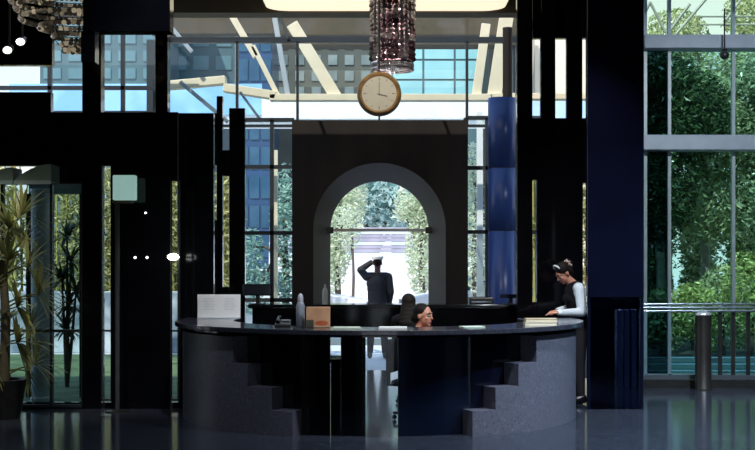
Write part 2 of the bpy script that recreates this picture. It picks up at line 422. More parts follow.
# notice board with two pages
Y = 14.25
x0, x1 = PX(197.5, Y), PX(240.5, Y); zt_ = PZ(294.5, Y)
M_paper = pm('white_paper', (.86, .86, .84), (.80, .80, .79), 4, .6)
M_ink = pm('grey_print', (.68, .68, .68), None, 20, .7)
M_clearplastic = pm('clear_acrylic', (.65, .70, .72), None, 5, .15)
nb = thing('notice_stand', 'white landscape notice stand with two printed pages on the left of the counter', 'sign', ((x0+x1)/2, Y, ZT))
MB().box(x0, x1, Y-.006, Y+.006, ZT+.012, zt_).build('board', M_paper, nb, bevel=.003)
MB().box(x0, x1, Y-.04, Y+.06, ZT, ZT+.012).build('foot', M_clearplastic, nb, bevel=.002)
for c in (-1, 1):
    xc = (x0+x1)/2 + c*(x1-x0)*.24; w = (x1-x0)*.17
    for k in range(8):
        z = zt_-.045-k*.018; ww = w*random.uniform(.6, 1)
        MB().box(xc-ww, xc+ww, Y-.0075, Y-.006, z-.003, z+.003).build('printed_line', M_ink, nb)
# phone
Y = 12.45; p = at(284, 322, Y)
ph = thing('desk_telephone', 'small black desk telephone between notice stand and grey bottle', 'telephone', (p.x, Y, ZT))
MB().add([(p.x-.09, Y-.09, ZT), (p.x+.07, Y-.09, ZT), (p.x+.07, Y+.09, ZT), (p.x-.09, Y+.09, ZT),
          (p.x-.085, Y-.085, ZT+.03), (p.x+.065, Y-.085, ZT+.03), (p.x+.065, Y+.085, ZT+.07), (p.x-.085, Y+.085, ZT+.07)],
         [(0,3,2,1),(4,5,6,7),(0,1,5,4),(1,2,6,5),(2,3,7,6),(3,0,4,7)]).build('base', M_darksteel, ph, bevel=.006)
MB().path([(p.x-.055, Y-.09, ZT+.05), (p.x-.055, Y-.05, ZT+.075), (p.x-.055, Y+.05, ZT+.095), (p.x-.055, Y+.09, ZT+.085)], [.022, .014, .014, .022], 10).build('handset', M_black, ph, smooth=True)
MB().box(p.x-.02, p.x+.05, Y+.0, Y+.06, ZT+.058, ZT+.066).build('display', M_steel, ph)
# grey bottle
Y = 12.45; p = at(300.5, 326, Y); hb = PZ(293.5, Y)-ZT
M_grey = pm('grey_translucent_plastic', (.30, .33, .38), (.24, .27, .32), 12, .3)
M_greycap = pm('pale_grey_cap', (.50, .53, .57), None, 12, .35)
bt = thing('bottle', 'grey plastic bottle with pale domed cap standing on the counter', 'bottle', (p.x, Y, ZT))
MB().lathe([(.038, 0), (.044, .008), (.044, hb*.62), (.036, hb*.70), (.026, hb*.76)], (p.x, Y, ZT), 20).build('body', M_grey, bt, smooth=True)
MB().lathe([(.028, hb*.755), (.029, hb*.88), (.022, hb*.95), (.009, hb)], (p.x, Y, ZT), 20).build('cap', M_greycap, bt, smooth=True)
# orange pictured card box
Y = 12.28; x0, x1 = PX(306, Y), PX(330, Y); zt_ = PZ(307, Y)
M_peach = pm('peach_printed_card', (.62, .36, .20), (.52, .27, .14), 9, .5)
M_red = pm('red_orange_print', (.55, .12, .04), (.45, .09, .03), 14, .5)
M_olive = pm('olive_print', (.08, .09, .06), (.05, .055, .04), 14, .5)
cb = thing('display_box', 'peach and orange printed card box on the counter beside the grey bottle', 'box', ((x0+x1)/2, Y+.03, ZT))
MB().box(x0, x1, Y, Y+.08, ZT, zt_).build('carton', M_peach, cb, bevel=.003)
m_ = MB()
for k in range(24):
    a = 2*PI*k/24; m_.v.append(Vector(((x0+x1)/2+.035+.062*math.cos(a), Y-.002, ZT+.045+.022*math.sin(a))))
m_.f.append(tuple(range(24))); m_.build('red_print', M_red, cb)
MB().box(x0+.004, x0+.075, Y-.0025, Y, ZT+.004, ZT+.075).build('olive_print', M_olive, cb)
# papers
M_palegreen = pm('pale_green_paper', (.62, .72, .60), (.54, .64, .52), 10, .6)
def paper(px, Y, w, d, rot, mat, label, grp=None, h=.006):
    c = Vector((PX(px, Y), Y, ZT)); u = Vector((math.cos(rot), math.sin(rot), 0)); v = Vector((-u.y, u.x, 0))
    q = [c-u*w/2-v*d/2, c+u*w/2-v*d/2, c+u*w/2+v*d/2, c-u*w/2+v*d/2]
    o = MB().add([*q, *[a+Vector((0, 0, h)) for a in q]], [(0,3,2,1),(4,5,6,7),(0,1,5,4),(1,2,6,5),(2,3,7,6),(3,0,4,7)]).build('paper_sheaf', mat)
    return tag(o, label, 'paper', grp)
paper(347, 12.1, .26, .22, .05, M_palegreen, 'pale green sheaf of papers on the counter right of the orange box', h=.014)
paper(393, 12.1, .27, .2, -.04, M_paper, 'pale sheaf of papers on the counter in front of the seated dark haired person', h=.016)
paper(472, 12.35, .22, .18, .2, M_palegreen, 'thin pale sheaf of papers on the counter right of the seated woman', h=.008)
# ledgers under the hand of the standing person
M_buff = pm('buff_book_cover', (.50, .40, .26), (.42, .33, .20), 12, .6)
M_pages = pm('cream_page_block', (.72, .66, .50), (.64, .58, .43), 40, .7, stretch=(1, 1, 12))
Y = 12.66
for (a, b, z0, z1, lab, yo) in ((525, 557, ZT, ZT+.034, 'cream ledger lying on the right of the counter, lower of two', 0), (526, 558, ZT+.0345, ZT+.068, 'buff ledger lying on top of the cream ledger at the right of the counter', .015)):
    x0, x1 = PX(a, Y), PX(b, Y)
    k = thing('ledger', lab, 'book', ((x0+x1)/2, Y+.1, z0), 'ledgers on the counter')
    MB().box(x0+.006, x1-.004, Y+yo+.004, Y+yo+.176, z0+.005, z1-.005).build('page_block', M_pages, k)
    cv = MB().box(x0, x1, Y+yo, Y+yo+.18, z0, z0+.005).box(x0, x1, Y+yo, Y+yo+.18, z1-.005, z1).box(x0, x0+.005, Y+yo, Y+yo+.18, z0, z1)
    cv.build('cover', M_pages if z0 == ZT else M_buff, k)
# monitors
M_screen = pm('dark_monitor_screen', (.010, .014, .030), (.007, .010, .022), 3, .15)
def monitor(px0_, px1_, pyt, Y, zb, label, rz=0, grp='black monitors behind the reception counter'):
    w = (px1_-px0_)*Y/F; ztp = PZ(pyt, Y); h = ztp-zb-.11; xc = PX((px0_+px1_)/2, Y)
    k = thing('monitor', label, 'monitor', (xc, Y, zb), grp)
    MB().box(xc-w/2, xc+w/2, Y-.015, Y+.02, ztp-h, ztp).build('casing', M_black, k, bevel=.006)
    MB().box(xc-w/2+.015, xc+w/2-.015, Y-.018, Y-.0152, ztp-h+.02, ztp-.015).build('screen', M_screen, k)
    MB().box(xc-.025, xc+.025, Y+.02, Y+.045, zb+.01, ztp-h/2).build('neck', M_darksteel, k)
    MB().lathe([(.11, 0), (.11, .008), (.03, .014)], (xc, Y+.03, zb), 24).build('foot', M_darksteel, k)
monitor(243, 272, 284, 16.5, 1.126, 'black monitor with dark blue screen on the back counter, left end')
monitor(499, 523, 297, 15.85+.6, 1.126, 'black monitor on the back counter, right end near the standing person')
# laptop-like keyboard tray pieces on back counter
p = at(481, 300, 16.5)
pt = thing('printer', 'low dark printer on the back counter between seated woman and right monitor', 'printer', (p.x, 16.5, 1.126))
MB().box(p.x-.16, p.x+.16, 16.4, 16.65, 1.126, 1.215).build('body', M_darksteel, pt, bevel=.012)
MB().box(p.x-.13, p.x+.13, 16.37, 16.43, 1.15, 1.16).build('paper_tray', M_steel, pt, bevel=.002)
MB().box(p.x-.12, p.x+.12, 16.45, 16.6, 1.215, 1.222).build('lid', M_black, pt)
p = at(325, 303, 16.45)
ac = MB().lathe([(.035, 0), (.035, .17), (.026, .2), (.014, .215), (.014, .26), (.001, .262)], (p.x, 16.45, 1.126), 18).build('bottle', pm('pale_grey_glass', (.36, .38, .38), None, 6, .2), smooth=True)
tag(ac, 'slim pale bottle on the back counter against the grey arch reveal', 'bottle')

# ------------------------------------------------------------------ clock and chandeliers
Y = 13.6; c = at(379.2, 94, Y); R = 22.2*Y/F
M_wood = pm('honey_wood_rim', (.40, .23, .085), (.20, .12, .055), 6, .35, stretch=(1, 1, 3))
M_dial = pm('cream_dial', (.62, .58, .46), (.56, .53, .42), 5, .5)
M_tick = pm('dark_grey_marks', (.20, .19, .17), None, 9, .5)
ck = thing('hanging_clock', 'round wooden rimmed clock with cream dial hanging above the reception desk', 'clock', (c.x, Y, c.z))
MB().lathe([(R*.78, -.05), (R*.86, -.062), (R*.95, -.045), (R, -.01), (R, .03), (R*.95, .05), (R*.78, .05), (R*.78, -.05)], c, 56, 'y').build('rim', M_wood, ck, smooth=True)
MB().lathe([(.001, -.046), (R*.785, -.046), (R*.785, .045)], c, 48, 'y').build('dial', M_dial, ck)
for k in range(12):
    a = 2*PI*k/12; w = .006 if k % 3 else .009; r0, r1 = R*(.62 if k % 3 else .58), R*.71
    u = Vector((math.sin(a), 0, math.cos(a)))
    MB().bar(c+u*r0+Vector((0, -.0475, 0)), c+u*r1+Vector((0, -.0475, 0)), w, .002).build('hour_mark', M_tick, ck)
MB().bar(c+Vector((0, -.05, -.02)), c+Vector((0, -.05, R*.5)), .008, .002).build('minute_hand', M_tick, ck)
MB().bar(c+Vector((-.02, -.053, -.004)), c+Vector((R*.36, -.053, -.03)), .01, .002).build('hour_hand', M_tick, ck)
MB().path([c+Vector((0, 0, R-.005)), (c.x, Y, 5.25)], .008, 8).build('hanging_rod', M_darksteel, ck)
MB().path([c+Vector((0, 0, -R+.004)), c+Vector((0, 0, -R-.05))], .01, 8).build('finial', M_darksteel, ck)

M_crystal = pm('smoky_violet_crystal', (.50, .36, .40), (.22, .13, .16), 14, .08, spec=1.0)
def per_bead(m, stops):
    n_ = m.node_tree; g_ = n_.nodes.new('ShaderNodeNewGeometry'); c_ = n_.nodes.new('ShaderNodeValToRGB'); c_.color_ramp.interpolation = 'CONSTANT'
    c_.color_ramp.elements[0].position = 0; c_.color_ramp.elements[0].color = (*stops[0][1], 1); c_.color_ramp.elements[1].position = stops[1][0]; c_.color_ramp.elements[1].color = (*stops[1][1], 1)
    for p_, q_ in stops[2:]: e_ = c_.color_ramp.elements.new(p_); e_.color = (*q_, 1)
    n_.links.new(g_.outputs['Random Per Island'], c_.inputs['Fac']); n_.links.new(c_.outputs['Color'], n_.nodes['Principled BSDF'].inputs['Base Color'])
per_bead(M_crystal, [(0, (.07, .035, .045)), (.3, (.16, .09, .11)), (.6, (.42, .30, .33)), (.82, (.85, .76, .74))])
M_crystal2 = pm('clear_crystal', (.45, .42, .42), (.14, .12, .13), 14, .06, spec=1.0)
M_chrome = pm('chrome_ring', (.55, .55, .58), None, 10, .15, metal=1)
Y = 14.9; cx = PX(392.5, Y); zb = PZ(71, Y)
cd = thing('crystal_chandelier', 'drum chandelier of violet and clear crystal strands hanging behind the clock', 'chandelier', (cx, Y, zb))
Rd = 20.5*Y/F
for r_, z_ in ((Rd, zb+.02), (Rd, zb+.09), (Rd*1.02, 5.2)):
    MB().lathe([(r_-.01, -.008), (r_+.01, -.008), (r_+.01, .008), (r_-.01, .008), (r_-.01, -.008)], (cx, Y, z_), 40).build('ring', M_chrome, cd)
def strand(x, y, z0, z1, step, r, mat, seed):
    rr = random.Random(seed); b = MB(); z = z1
    while z > z0:
        q = r*rr.uniform(.75, 1.2)
        b.lathe([(.001, -q*1.15), (q, -q*.2), (q*.75, q*.75), (.001, q*1.1)], (x, y, z), 6); z -= step*rr.uniform(.93, 1.0)
    return b.build('crystal_strand', mat, cd)
for k in range(22):
    a = 2*PI*k/22
    strand(cx+Rd*math.cos(a), Y+Rd*math.sin(a), zb+.11, 5.2, .06, .034, M_crystal if (k % 5) < 3 else M_crystal2, k)
for k in range(14):
    a = 2*PI*k/14+.2
    strand(cx+Rd*.55*math.cos(a), Y+Rd*.55*math.sin(a), zb+.14, 5.2, .054, .03, M_crystal, k+99)
b = MB()
for j in range(3):
    for k in range(56):
        a = 2*PI*(k+.5*j)/56; b.ell((cx+Rd*math.cos(a), Y+Rd*math.sin(a), zb+.012+j*.026), .0148, 6, 4)
b.build('bead_band', M_crystal2, cd)
MB().lathe([(.10, 0), (.12, .05)], (cx, Y, 5.2), 24).build('ceiling_cup', M_chrome, cd)
for zz_ in (zb+.25, zb+.7):  # point lights added inside the drum to lighten the crystals
    l = bpy.data.lights.new('chandelier_fill', 'POINT'); l.energy = 22; l.color = (1, .9, .8); l.shadow_soft_size = .04
    o = bpy.data.objects.new('chandelier_fill', l); C.objects.link(o); o.location = (cx, Y, zz_)

# stepped beaded chandelier, top left
Y = 12.6; cx, cz = PX(72, Y), PZ(50, Y)
M_bead = pm('warm_glass_beads', (.10, .085, .065), (.05, .042, .03), 9, .15)
_n = M_bead.node_tree; _g = _n.nodes.new('ShaderNodeNewGeometry'); _c = _n.nodes.new('ShaderNodeValToRGB')
_c.color_ramp.elements[0].position = .5; _c.color_ramp.elements[0].color = (.012, .010, .007, 1); _c.color_ramp.elements[1].position = .95; _c.color_ramp.elements[1].color = (.30, .25, .17, 1)
_n.links.new(_g.outputs['Random Per Island'], _c.inputs['Fac']); _n.links.new(_c.outputs['Color'], _n.nodes['Principled BSDF'].inputs['Emission Color']); _n.nodes['Principled BSDF'].inputs['Emission Strength'].default_value = 1
M_bead2 = pm('dim_glass_beads', (.36, .33, .27), (.22, .2, .16), 10, .2)
bc = thing('tiered_chandelier', 'stepped inverted cone chandelier of warm lit beads at the upper left', 'chandelier', (cx, Y, cz))
tiers = [(51, 8), (45, 10), (37, 18), (28.5, 32), (20, 50), (10, 55), (2, 60), (-7, 65)]
for py, pr in tiers:
    r = pr*Y/F; z = PZ(py, Y); nb_ = max(8, int(2*PI*r/.046))
    b1 = MB()
    for k in range(nb_):
        a = 2*PI*k/nb_; b1.ell((cx+r*math.cos(a), Y+r*math.sin(a), z), .0255, 8, 6)
    b1.build('bead_tier', M_bead, bc)
    MB().lathe([(r-.004, .022), (r+.004, .022), (r+.004, .030), (r-.004, .030), (r-.004, .022)], (cx, Y, z), 40).build('tier_ring', M_darksteel, bc)
for k in range(6):
    a = 2*PI*k/6
    MB().path([(cx+11*Y/F*math.cos(a), Y+11*Y/F*math.sin(a), cz+.03), (cx+.66*math.cos(a), Y+.66*math.sin(a), PZ(-14, Y)+.03), (cx+.5*math.cos(a), Y+.5*math.sin(a), 5.25)], .006, 6).build('suspension_rod', M_darksteel, bc)

# ------------------------------------------------------------------ lamps
def spotcan(px, py, Y, label):
    p = at(px, py, Y)
    k = thing('spotlight', label, 'lamp', (p.x, Y, p.z), 'white spotlights at the upper left')
    MB().path([p+Vector((0, .02, .0)), p+Vector((0, .13, .05))], [.052, .035], 16).build('can', M_darksteel, k, smooth=True)
    MB().ell(p+Vector((0, .012, 0)), (.046, .03, .036), 14, 8).build('lens', emis('spot_lens', (1, .97, .92), 6), k, smooth=True)
    MB().path([p+Vector((0, .09, .05)), (p.x, Y+.09, 5.25)], .01, 8).build('stem', M_darksteel, k)
spotcan(20, 41.5, 13.2, 'white spotlight at the upper left, right and upper of the pair')
spotcan(7, 50, 13.2, 'white spotlight at the upper left, left and lower of the pair')
def lampglint(px, py, Y, r, label, rx=1.0):  # glowing globes standing in for lamps reflected in the polished panels
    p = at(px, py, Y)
    k = thing('lamp_glint', label, 'lamp', (p.x, Y, p.z), 'glowing stand-ins for lamp reflections on the black panels')
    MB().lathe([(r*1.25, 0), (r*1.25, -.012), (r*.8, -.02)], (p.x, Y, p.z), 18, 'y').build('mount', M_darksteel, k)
    MB().ell(p+Vector((0, -.02-r*.3, 0)), (r*rx, r*.6, r), 14, 8).build('globe', emis('glint_globe', (1, .97, .93), 5), k, smooth=True)
lampglint(135.5, 257.5, WL, .014, 'tiny glowing stand-in for a lamp reflection on the black panel, left of the low pair')
lampglint(147.5, 257.5, WL, .014, 'tiny glowing stand-in for a lamp reflection on the black panel, right of the low pair')
lampglint(146, 213, WL, .011, 'tiny glowing stand-in for a lamp reflection on the black panel above the low pair')
p = at(174, 257, WL)  # oval glint, a reflected lamp built as a glowing globe
k = thing('lamp_glint', 'glowing white oval standing in for a lamp reflection at the narrow slit between black panels', 'lamp', (p.x, WL, p.z))
MB().box(PX(169, WL), PX(179.5, WL), WL-.03, WL-.001, p.z-.012, p.z+.012).build('bracket', M_darksteel, k)
MB().ell(p+Vector((0, -.06, 0)), (.068, .05, .04), 18, 10).build('globe', emis('glint_globe_bright', (1, .98, .95), 8), k, smooth=True)
# lit teal sign box on a slim post
Y = 14.0; x0, x1 = PX(112.5, Y), PX(135.5, Y); z0, z1 = PZ(200, Y), PZ(175, Y)
sb = thing('lit_sign', 'pale teal lit box sign on a slim grey post before the black panel', 'sign', ((x0+x1)/2, Y, 0))
M_tealsign = pm('pale_teal_sign_face', (.45, .72, .66), (.28, .55, .50), 5, .4, emit=(.40, .66, .60), estr=.55)
MB().box(x0, x1, Y, Y+.1, z0, z1).build('lit_face', M_tealsign, sb, bevel=.012)
MB().box(x0, x1-.04, Y-.005, Y+.11, z0-.035, z0-.004).build('base_rail', pm('olive_grey_metal', (.2, .2, .13), None, 6, .5), sb, bevel=.004)
MB().path([(x0+.045, Y+.05, 0), (x0+.045, Y+.05, z0-.03)], .026, 12).build('post', pm('dull_grey_post', (.05, .055, .06), None, 6, .5), sb, smooth=True)
MB().lathe([(.14, 0), (.14, .012), (.03, .02)], (x0+.045, Y+.05, 0), 24).build('foot', M_darksteel, sb)
# luminous ceiling panel above the desk
ZC = 5.2
lp = thing('ceiling_light', 'large warm luminous ceiling panel with rounded corners above the desk', 'ceiling light', (.3, 15.6, ZC))
Yf = F*(5.06-H)/(HZ-11)
xl, xr = PX(268, Yf), PX(503, Yf)
def rrect(x0, x1, y0, y1, r, n=8):
    o = []
    for cx_, cy_, a0 in ((x1-r, y1-r, 0), (x0+r, y1-r, PI/2), (x0+r, y0+r, PI), (x1-r, y0+r, 1.5*PI)):
        for i in range(n+1):
            a = a0+PI/2*i/n; o.append((cx_+r*math.cos(a), cy_+r*math.sin(a)))
    return o
pl = rrect(xl, xr, Yf-2.2, Yf, .3); n = len(pl)
MB().add([(x, y, 5.06) for x, y in pl]+[(x, y, 5.1) for x, y in pl], [tuple(range(n)), tuple(reversed(range(n, 2*n)))]+[(i, (i+1) % n, n+(i+1) % n, n+i) for i in range(n)]).build('diffuser', emis('warm_diffuser', rgb(255, 240, 205), 1.0), lp)
pl = rrect(xl-.03, xr+.03, Yf-2.23, Yf+.03, .32)
MB().add([(x, y, 5.101) for x, y in pl]+[(x, y, 5.249) for x, y in pl], [tuple(range(n)), tuple(reversed(range(n, 2*n)))]+[(i, (i+1) % n, n+(i+1) % n, n+i) for i in range(n)]).build('housing', M_soffit, lp)

# blue glazed round column and the right pendant lamp
Y = 18.35; xc = PX(502, Y); r = 14*Y/F
M_blueglaze = pm('deep_blue_glazed_cladding', (.035, .075, .27), (.028, .06, .22), 2, .32, spec=.4)
bcx = thing('column', 'round deep blue glazed column right of the arched wall', 'column', (xc, Y, 0))
zz = [0, PZ(231, Y), PZ(168.5, Y), PZ(98, Y)]
for i in range(3): MB().lathe([(r, zz[i]+.006), (r, zz[i+1]-.006)], (xc, Y, 0), 40).build('drum', M_blueglaze, bcx, smooth=False)
for i in (1, 2): MB().lathe([(r-.006, zz[i]-.0062), (r-.006, zz[i]+.0062)], (xc, Y, 0), 40).build('joint', M_frame, bcx)
MB().lathe([(.07, zz[3]), (.07, 5.12)], (xc+.08, Y, 0), 24).build('neck', M_brown, bcx)
for f in bcx.children:
    if f.name.startswith('drum'):
        for p_ in f.data.polygons: p_.use_smooth = len(p_.vertices) == 4
p = at(724.5, 55, 17.6)
pd = thing('pendant_lamp', 'dark globe pendant lamp hanging from the pale beam before the garden glass', 'lamp', tuple(p))
MB().ell(p, .065, 18, 12).build('globe', M_darksteel, pd, smooth=True)
MB().path([p+Vector((0, 0, .06)), (p.x, 17.6, 5.25)], .011, 8).build('stem', M_darksteel, pd)
MB().lathe([(.03, .05), (.045, .075), (.02, .09)], p, 16).build('collar', M_darksteel, pd)

# ------------------------------------------------------------------ turnstile barrier
YT = 16.7
gt = thing('barrier_gate', 'glass access barrier with steel rails in front of the garden window', 'barrier', (PX(690, YT), YT, 0))
xa, xb = PX(640.5, YT), 7.0
for i, (py, yo) in enumerate(((304.2, .0), (307.6, .05), (311, .1))):
    z = PZ(py, YT); MB().path([(xa, YT-yo*.4, z), (xb, YT-yo*.4, z)], .017, 10).build('top_rail', M_steel, gt, smooth=True)
MB().box(xa, xb, YT-.03, YT+.03, PZ(379.5, YT), PZ(375, YT)).build('bottom_rail', M_steel, gt)
MB().box(xa, xb, YT-.05, YT+.05, 0.0, PZ(380, YT)).build('kick_plate', M_darksteel, gt)
for a, b in ((641, 695), (711.5, 755), (756, 800)):
    MB().box(PX(a, YT), PX(b, YT), YT-.006, YT+.006, PZ(375, YT), PZ(313, YT)).build('glass_panel', G_barrier, gt)
for px in (640.5, 720, 733, 748, 765):
    MB().box(PX(px-1.8, YT), PX(px+1.8, YT), YT-.02, YT+.02, 0, PZ(312, YT)).build('upright', M_darksteel if px > 650 else M_steel, gt)
for px, d in ((618.5, .3), (625.5, .3), (632.5, .3)):
    MB().box(PX(px-2.6, YT), PX(px+2.6, YT), YT-.1, YT+.1, 0, PZ(309, YT)).build('end_post', pm('blue_grey_post', (.05, .065, .12), (.04, .05, .1), 5, .25), gt, bevel=.01)
Yb = 16.45; xc = PX(703.3, Yb); r = 8.0*Yb/F
bo = thing('bollard', 'dark round steel bollard with domed bright cap before the glass barrier', 'bollard', (xc, Yb, 0))
MB().lathe([(r*1.03, 0), (r*1.03, .02), (r, .025), (r, PZ(315, Yb))], (xc, Yb, 0), 32).build('tube', pm('dark_bronze_tube', (.055, .05, .045), (.04, .036, .033), 3, .35, metal=.6), bo, smooth=True)
zc = PZ(315, Yb)
MB().lathe([(r*1.02, zc), (r*1.0, zc+.02), (r*.75, zc+.042), (r*.3, zc+.052), (.001, zc+.053)], (xc, Yb, 0), 32).build('cap', pm('bright_steel_cap', (.75, .78, .78), None, 10, .25, metal=.6), bo, smooth=True)

# ------------------------------------------------------------------ outdoors
def ground(name, mat, x0, x1, y0, y1, z=-.02): return struct(box(x0, x1, y0, y1, z-.1, z).build(name, mat, org=((x0+x1)/2, (y0+y1)/2, z)))
ground('floor_plaza', M_plaza, -40, 40, YB+.05, 140, -.02)
struct(box(-9, -2.3, 14.6, 22.9, -.12, -.01).build('floor_lawn', M_lawn, org=(-6, 18, -.01)))
struct(box(2.65, 9, 18.2, 34, -.12, -.01).build('floor_shrubbery', pm('dark_soil', (.05, .05, .035), (.03, .03, .02), 3, .9), org=(6, 24, -.01)))
kb = box(-2.2, 2.6, 25.5, 25.75, -.02, .11).build('kerb', pm('grey_kerb_stone', (.16, .2, .22), None, 5, .7)); tag(kb, 'low grey kerb crossing the plaza behind the standing person', 'kerb')
# white planter wall + bamboo hedge (left)
pw_ = box(-9.5, -2.75, 23.3, 23.9, -.02, 1.12).build('planter_wall', pm('pale_blue_white_render', (.55, .61, .66), (.16, .22, .28), 2.2, .8), bevel=.02)
tag(pw_, 'long low pale planter wall at the foot of the hedge beyond the lawn', 'planter')
def leaves(b, rr, c, rad_, n, size, hollow=.55, up=0.0, aspect=.42):
    for _ in range(n):
        while True:
            v = Vector((rr.uniform(-1, 1), rr.uniform(-1, 1), rr.uniform(-1, 1)))
            if hollow*rr.random() < v.length <= 1: break
        p = Vector(c)+Vector((v.x*rad_[0], v.y*rad_[1], v.z*rad_[2]))
        d = Vector((rr.gauss(0, 1), rr.gauss(0, 1), rr.gauss(0, .7)+up)).normalized(); s_ = d.cross(Vector((rr.gauss(0, 1), rr.gauss(0, 1), rr.gauss(0, 1)))).normalized()
        L = size*rr.uniform(.6, 1.3); w = L*aspect; nn = d.cross(s_)*L*.12
        b.add([p-d*L/2, p+s_*w/2+nn, p+d*L/2, p-s_*w/2+nn], [(0, 1, 2, 3)])
def tree(name, label, base, blobs, n, size, mat, trunk=None, seed=1, grp=None, bark=None, cat='tree', tr=.09):
    rr = random.Random(seed); base = Vector(base)
    k = thing(name, label, cat, tuple(base), grp)
    b = MB(); tot = sum(q[3]*q[4]*q[5] for q in blobs)**1
    for q in blobs:
        leaves(b, rr, q[:3], q[3:6], max(40, int(n*q[3]*q[4]*q[5]/tot)), size)
    b.build('foliage', mat, k)
    bark = bark or pm('grey_brown_bark', (.13, .10, .08), (.07, .055, .045), 8, .9, bump=.5, stretch=(3, 3, .6))
    t = MB(); top = Vector(trunk or (base.x, base.y, max(q[2] for q in blobs)))
    mid = (base+top)/2 + Vector((rr.uniform(-.1, .1), rr.uniform(-.1, .1), 0))
    t.path([base, base*.75+mid*.25, mid, top], [tr*1.25, tr, tr*.8, tr*.4], 10)
    for q in blobs[:6]:
        s0 = base.lerp(top, rr.uniform(.45, .8)); t.path([s0, s0.lerp(Vector(q[:3]), .55)+Vector((0, 0, .1)), Vector(q[:3])], [tr*.5, tr*.35, tr*.12], 7)
    t.build('trunk', bark, k, smooth=True); return k
L_bamboo = leafmat('yellow_green_bamboo_leaf', rgb(120, 128, 70), rgb(228, 224, 170))
L_dark = leafmat('deep_green_leaf', rgb(58, 80, 56), rgb(205, 215, 178), .25)
L_deep = leafmat('dark_green_leaf', rgb(24, 42, 28), rgb(100, 126, 84), .25)  # darker range of the garden leaf greens
L_mid = leafmat('fresh_green_leaf', rgb(104, 126, 84), rgb(236, 238, 196), .25)
L_pale = leafmat('overexposed_green_leaf', rgb(186, 206, 176), rgb(244, 246, 228), .4, .5)  # overexposure glare put into the leaf colour, nearly white
L_haze = leafmat('hazy_blue_green_leaf', rgb(150, 190, 190), rgb(225, 240, 235), .5, .5)  # haze of the overexposed view put into the leaf colour
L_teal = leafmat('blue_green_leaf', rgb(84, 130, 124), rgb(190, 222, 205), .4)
M_culm = pm('yellow_bamboo_culm', (.50, .44, .14), (.36, .34, .10), 3, .45, stretch=(1, 1, 6))
def bamboo(x, Y, h, label, seed, n=1500):
    rr = random.Random(seed)
    k = thing('bamboo_clump', label, 'bamboo', (x, Y, 0), 'bamboo clumps behind the planter wall')
    for j in range(9):
        xx, yy = x+rr.uniform(-.32, .32), Y+rr.uniform(-.2, .2); lean = rr.uniform(-.12, .12); hh = h*rr.uniform(.8, 1.05); r = rr.uniform(.022, .036)
        pts, rs = [], []
        for i in range(25):
            t = i/24; pts.append((xx+lean*t*t, yy, hh*t)); rs.append(r*(1.18 if i % 3 == 0 else 1)*(1-.4*t))
        MB().path(pts, rs, 8).build('culm', M_culm, k, smooth=True)
    b = MB()
    leaves(b, rr, (x, Y, h*.56), (.36, .34, h*.46), n, .17, .2, 0, .3); b.build('foliage', L_bamboo, k)
bx = [-7.3, -6.6, -5.95, -5.3, -4.65, -4.05, -3.45, -2.95]
words = ['leftmost bamboo clump behind the pale planter wall, seen past the palm', 'second bamboo clump from the left behind the planter wall', 'third bamboo clump from the left behind the planter wall', 'bamboo clump showing through the slit left of the teal sign',
         'fifth bamboo clump from the left, mostly behind the wide black panel', 'bamboo clump behind the slit with the oval glint', 'seventh bamboo clump from the left, seen in the tall slit left of the blue building', 'rightmost bamboo clump behind the pale planter wall']
for i, x in enumerate(bx): bamboo(x, 24.45, 3.7, words[i], i+5)
for i, x in enumerate((2.75, 3.35, 3.95)): 
    bamboo(x, 24.45, 3.9, ['bamboo clump showing through the slit right of the blue column', 'bamboo clump behind the black panel right of the blue column', 'bamboo clump behind the slit beside the standing person'][i], i+50, 1100)

# dracaenas and palm
def blade(b, p, d, L, w, droop, n=6):
    d = Vector(d).normalized(); side = d.cross(Vector((0, 0, 1)))
    side = side.normalized() if side.length > .05 else Vector((1, 0, 0)); pts = []
    q = Vector(p); dd = Vector(d)
    o = len(b.v)
    for i in range(n+1):
        t = i/n; ww = w*(math.sin(PI*min(1, .15+t*.85)))**.7 if t < 1 else 0.002
        b.v += [q-side*ww/2, q+side*ww/2]
        q = q+dd*L/n; dd = (dd+Vector((0, 0, -droop/n))).normalized()
    for i in range(n): b.f.append((o+2*i, o+2*i+1, o+2*i+3, o+2*i+2))
def rosette(b, c, n, L, w, rr, droop=1.0, lo=-.3):
    for k in range(n):
        a = rr.uniform(0, 2*PI); e = rr.uniform(lo, 1.3)
        blade(b, c, (math.cos(a)*math.cos(e), math.sin(a)*math.cos(e), math.sin(e)), L*rr.uniform(.7, 1.1), w, droop*rr.uniform(.6, 1.3))
L_drac = leafmat('dark_dracaena_leaf', rgb(18, 34, 22), rgb(46, 70, 40), .4)
rr = random.Random(3)
dr = thing('dracaena', 'dark spiky leaved dracaena outside the left garden window', 'plant', (PX(67, 16.8), 16.8, 0))
for (px, py) in ((67, 238), (71, 262), (62, 282), (69, 306), (76, 292), (66, 330)):
    c = at(px, py, 16.8+rr.uniform(-.1, .1)); b = MB(); rosette(b, c, 46, .33, .036, rr, 1.0); b.build('leaf_rosette', L_drac, dr)
    MB().path([(PX(67, 16.8), 16.8, 0), (c.x*.5+PX(67, 16.8)*.5, 16.8, c.z*.5), tuple(c)], [.03, .022, .014], 8).build('cane', pm('cane_bark', (.09, .08, .06), None, 9, .9), dr, smooth=True)
L_palm = leafmat('yellow_green_palm_leaf', rgb(100, 108, 56), rgb(176, 174, 108), .4)
Y = 13.45; pb = Vector((PX(4, Y), Y, 0))
pal = thing('potted_palm', 'tall yellow green fan leaved palm in a dark pot before the garden window', 'plant', tuple(pb))
MB().lathe([(.17, 0), (.22, .30), (.24, .42), (.22, .42), (.2, .38)], pb, 24).build('pot', M_darksteel, pal, smooth=True)
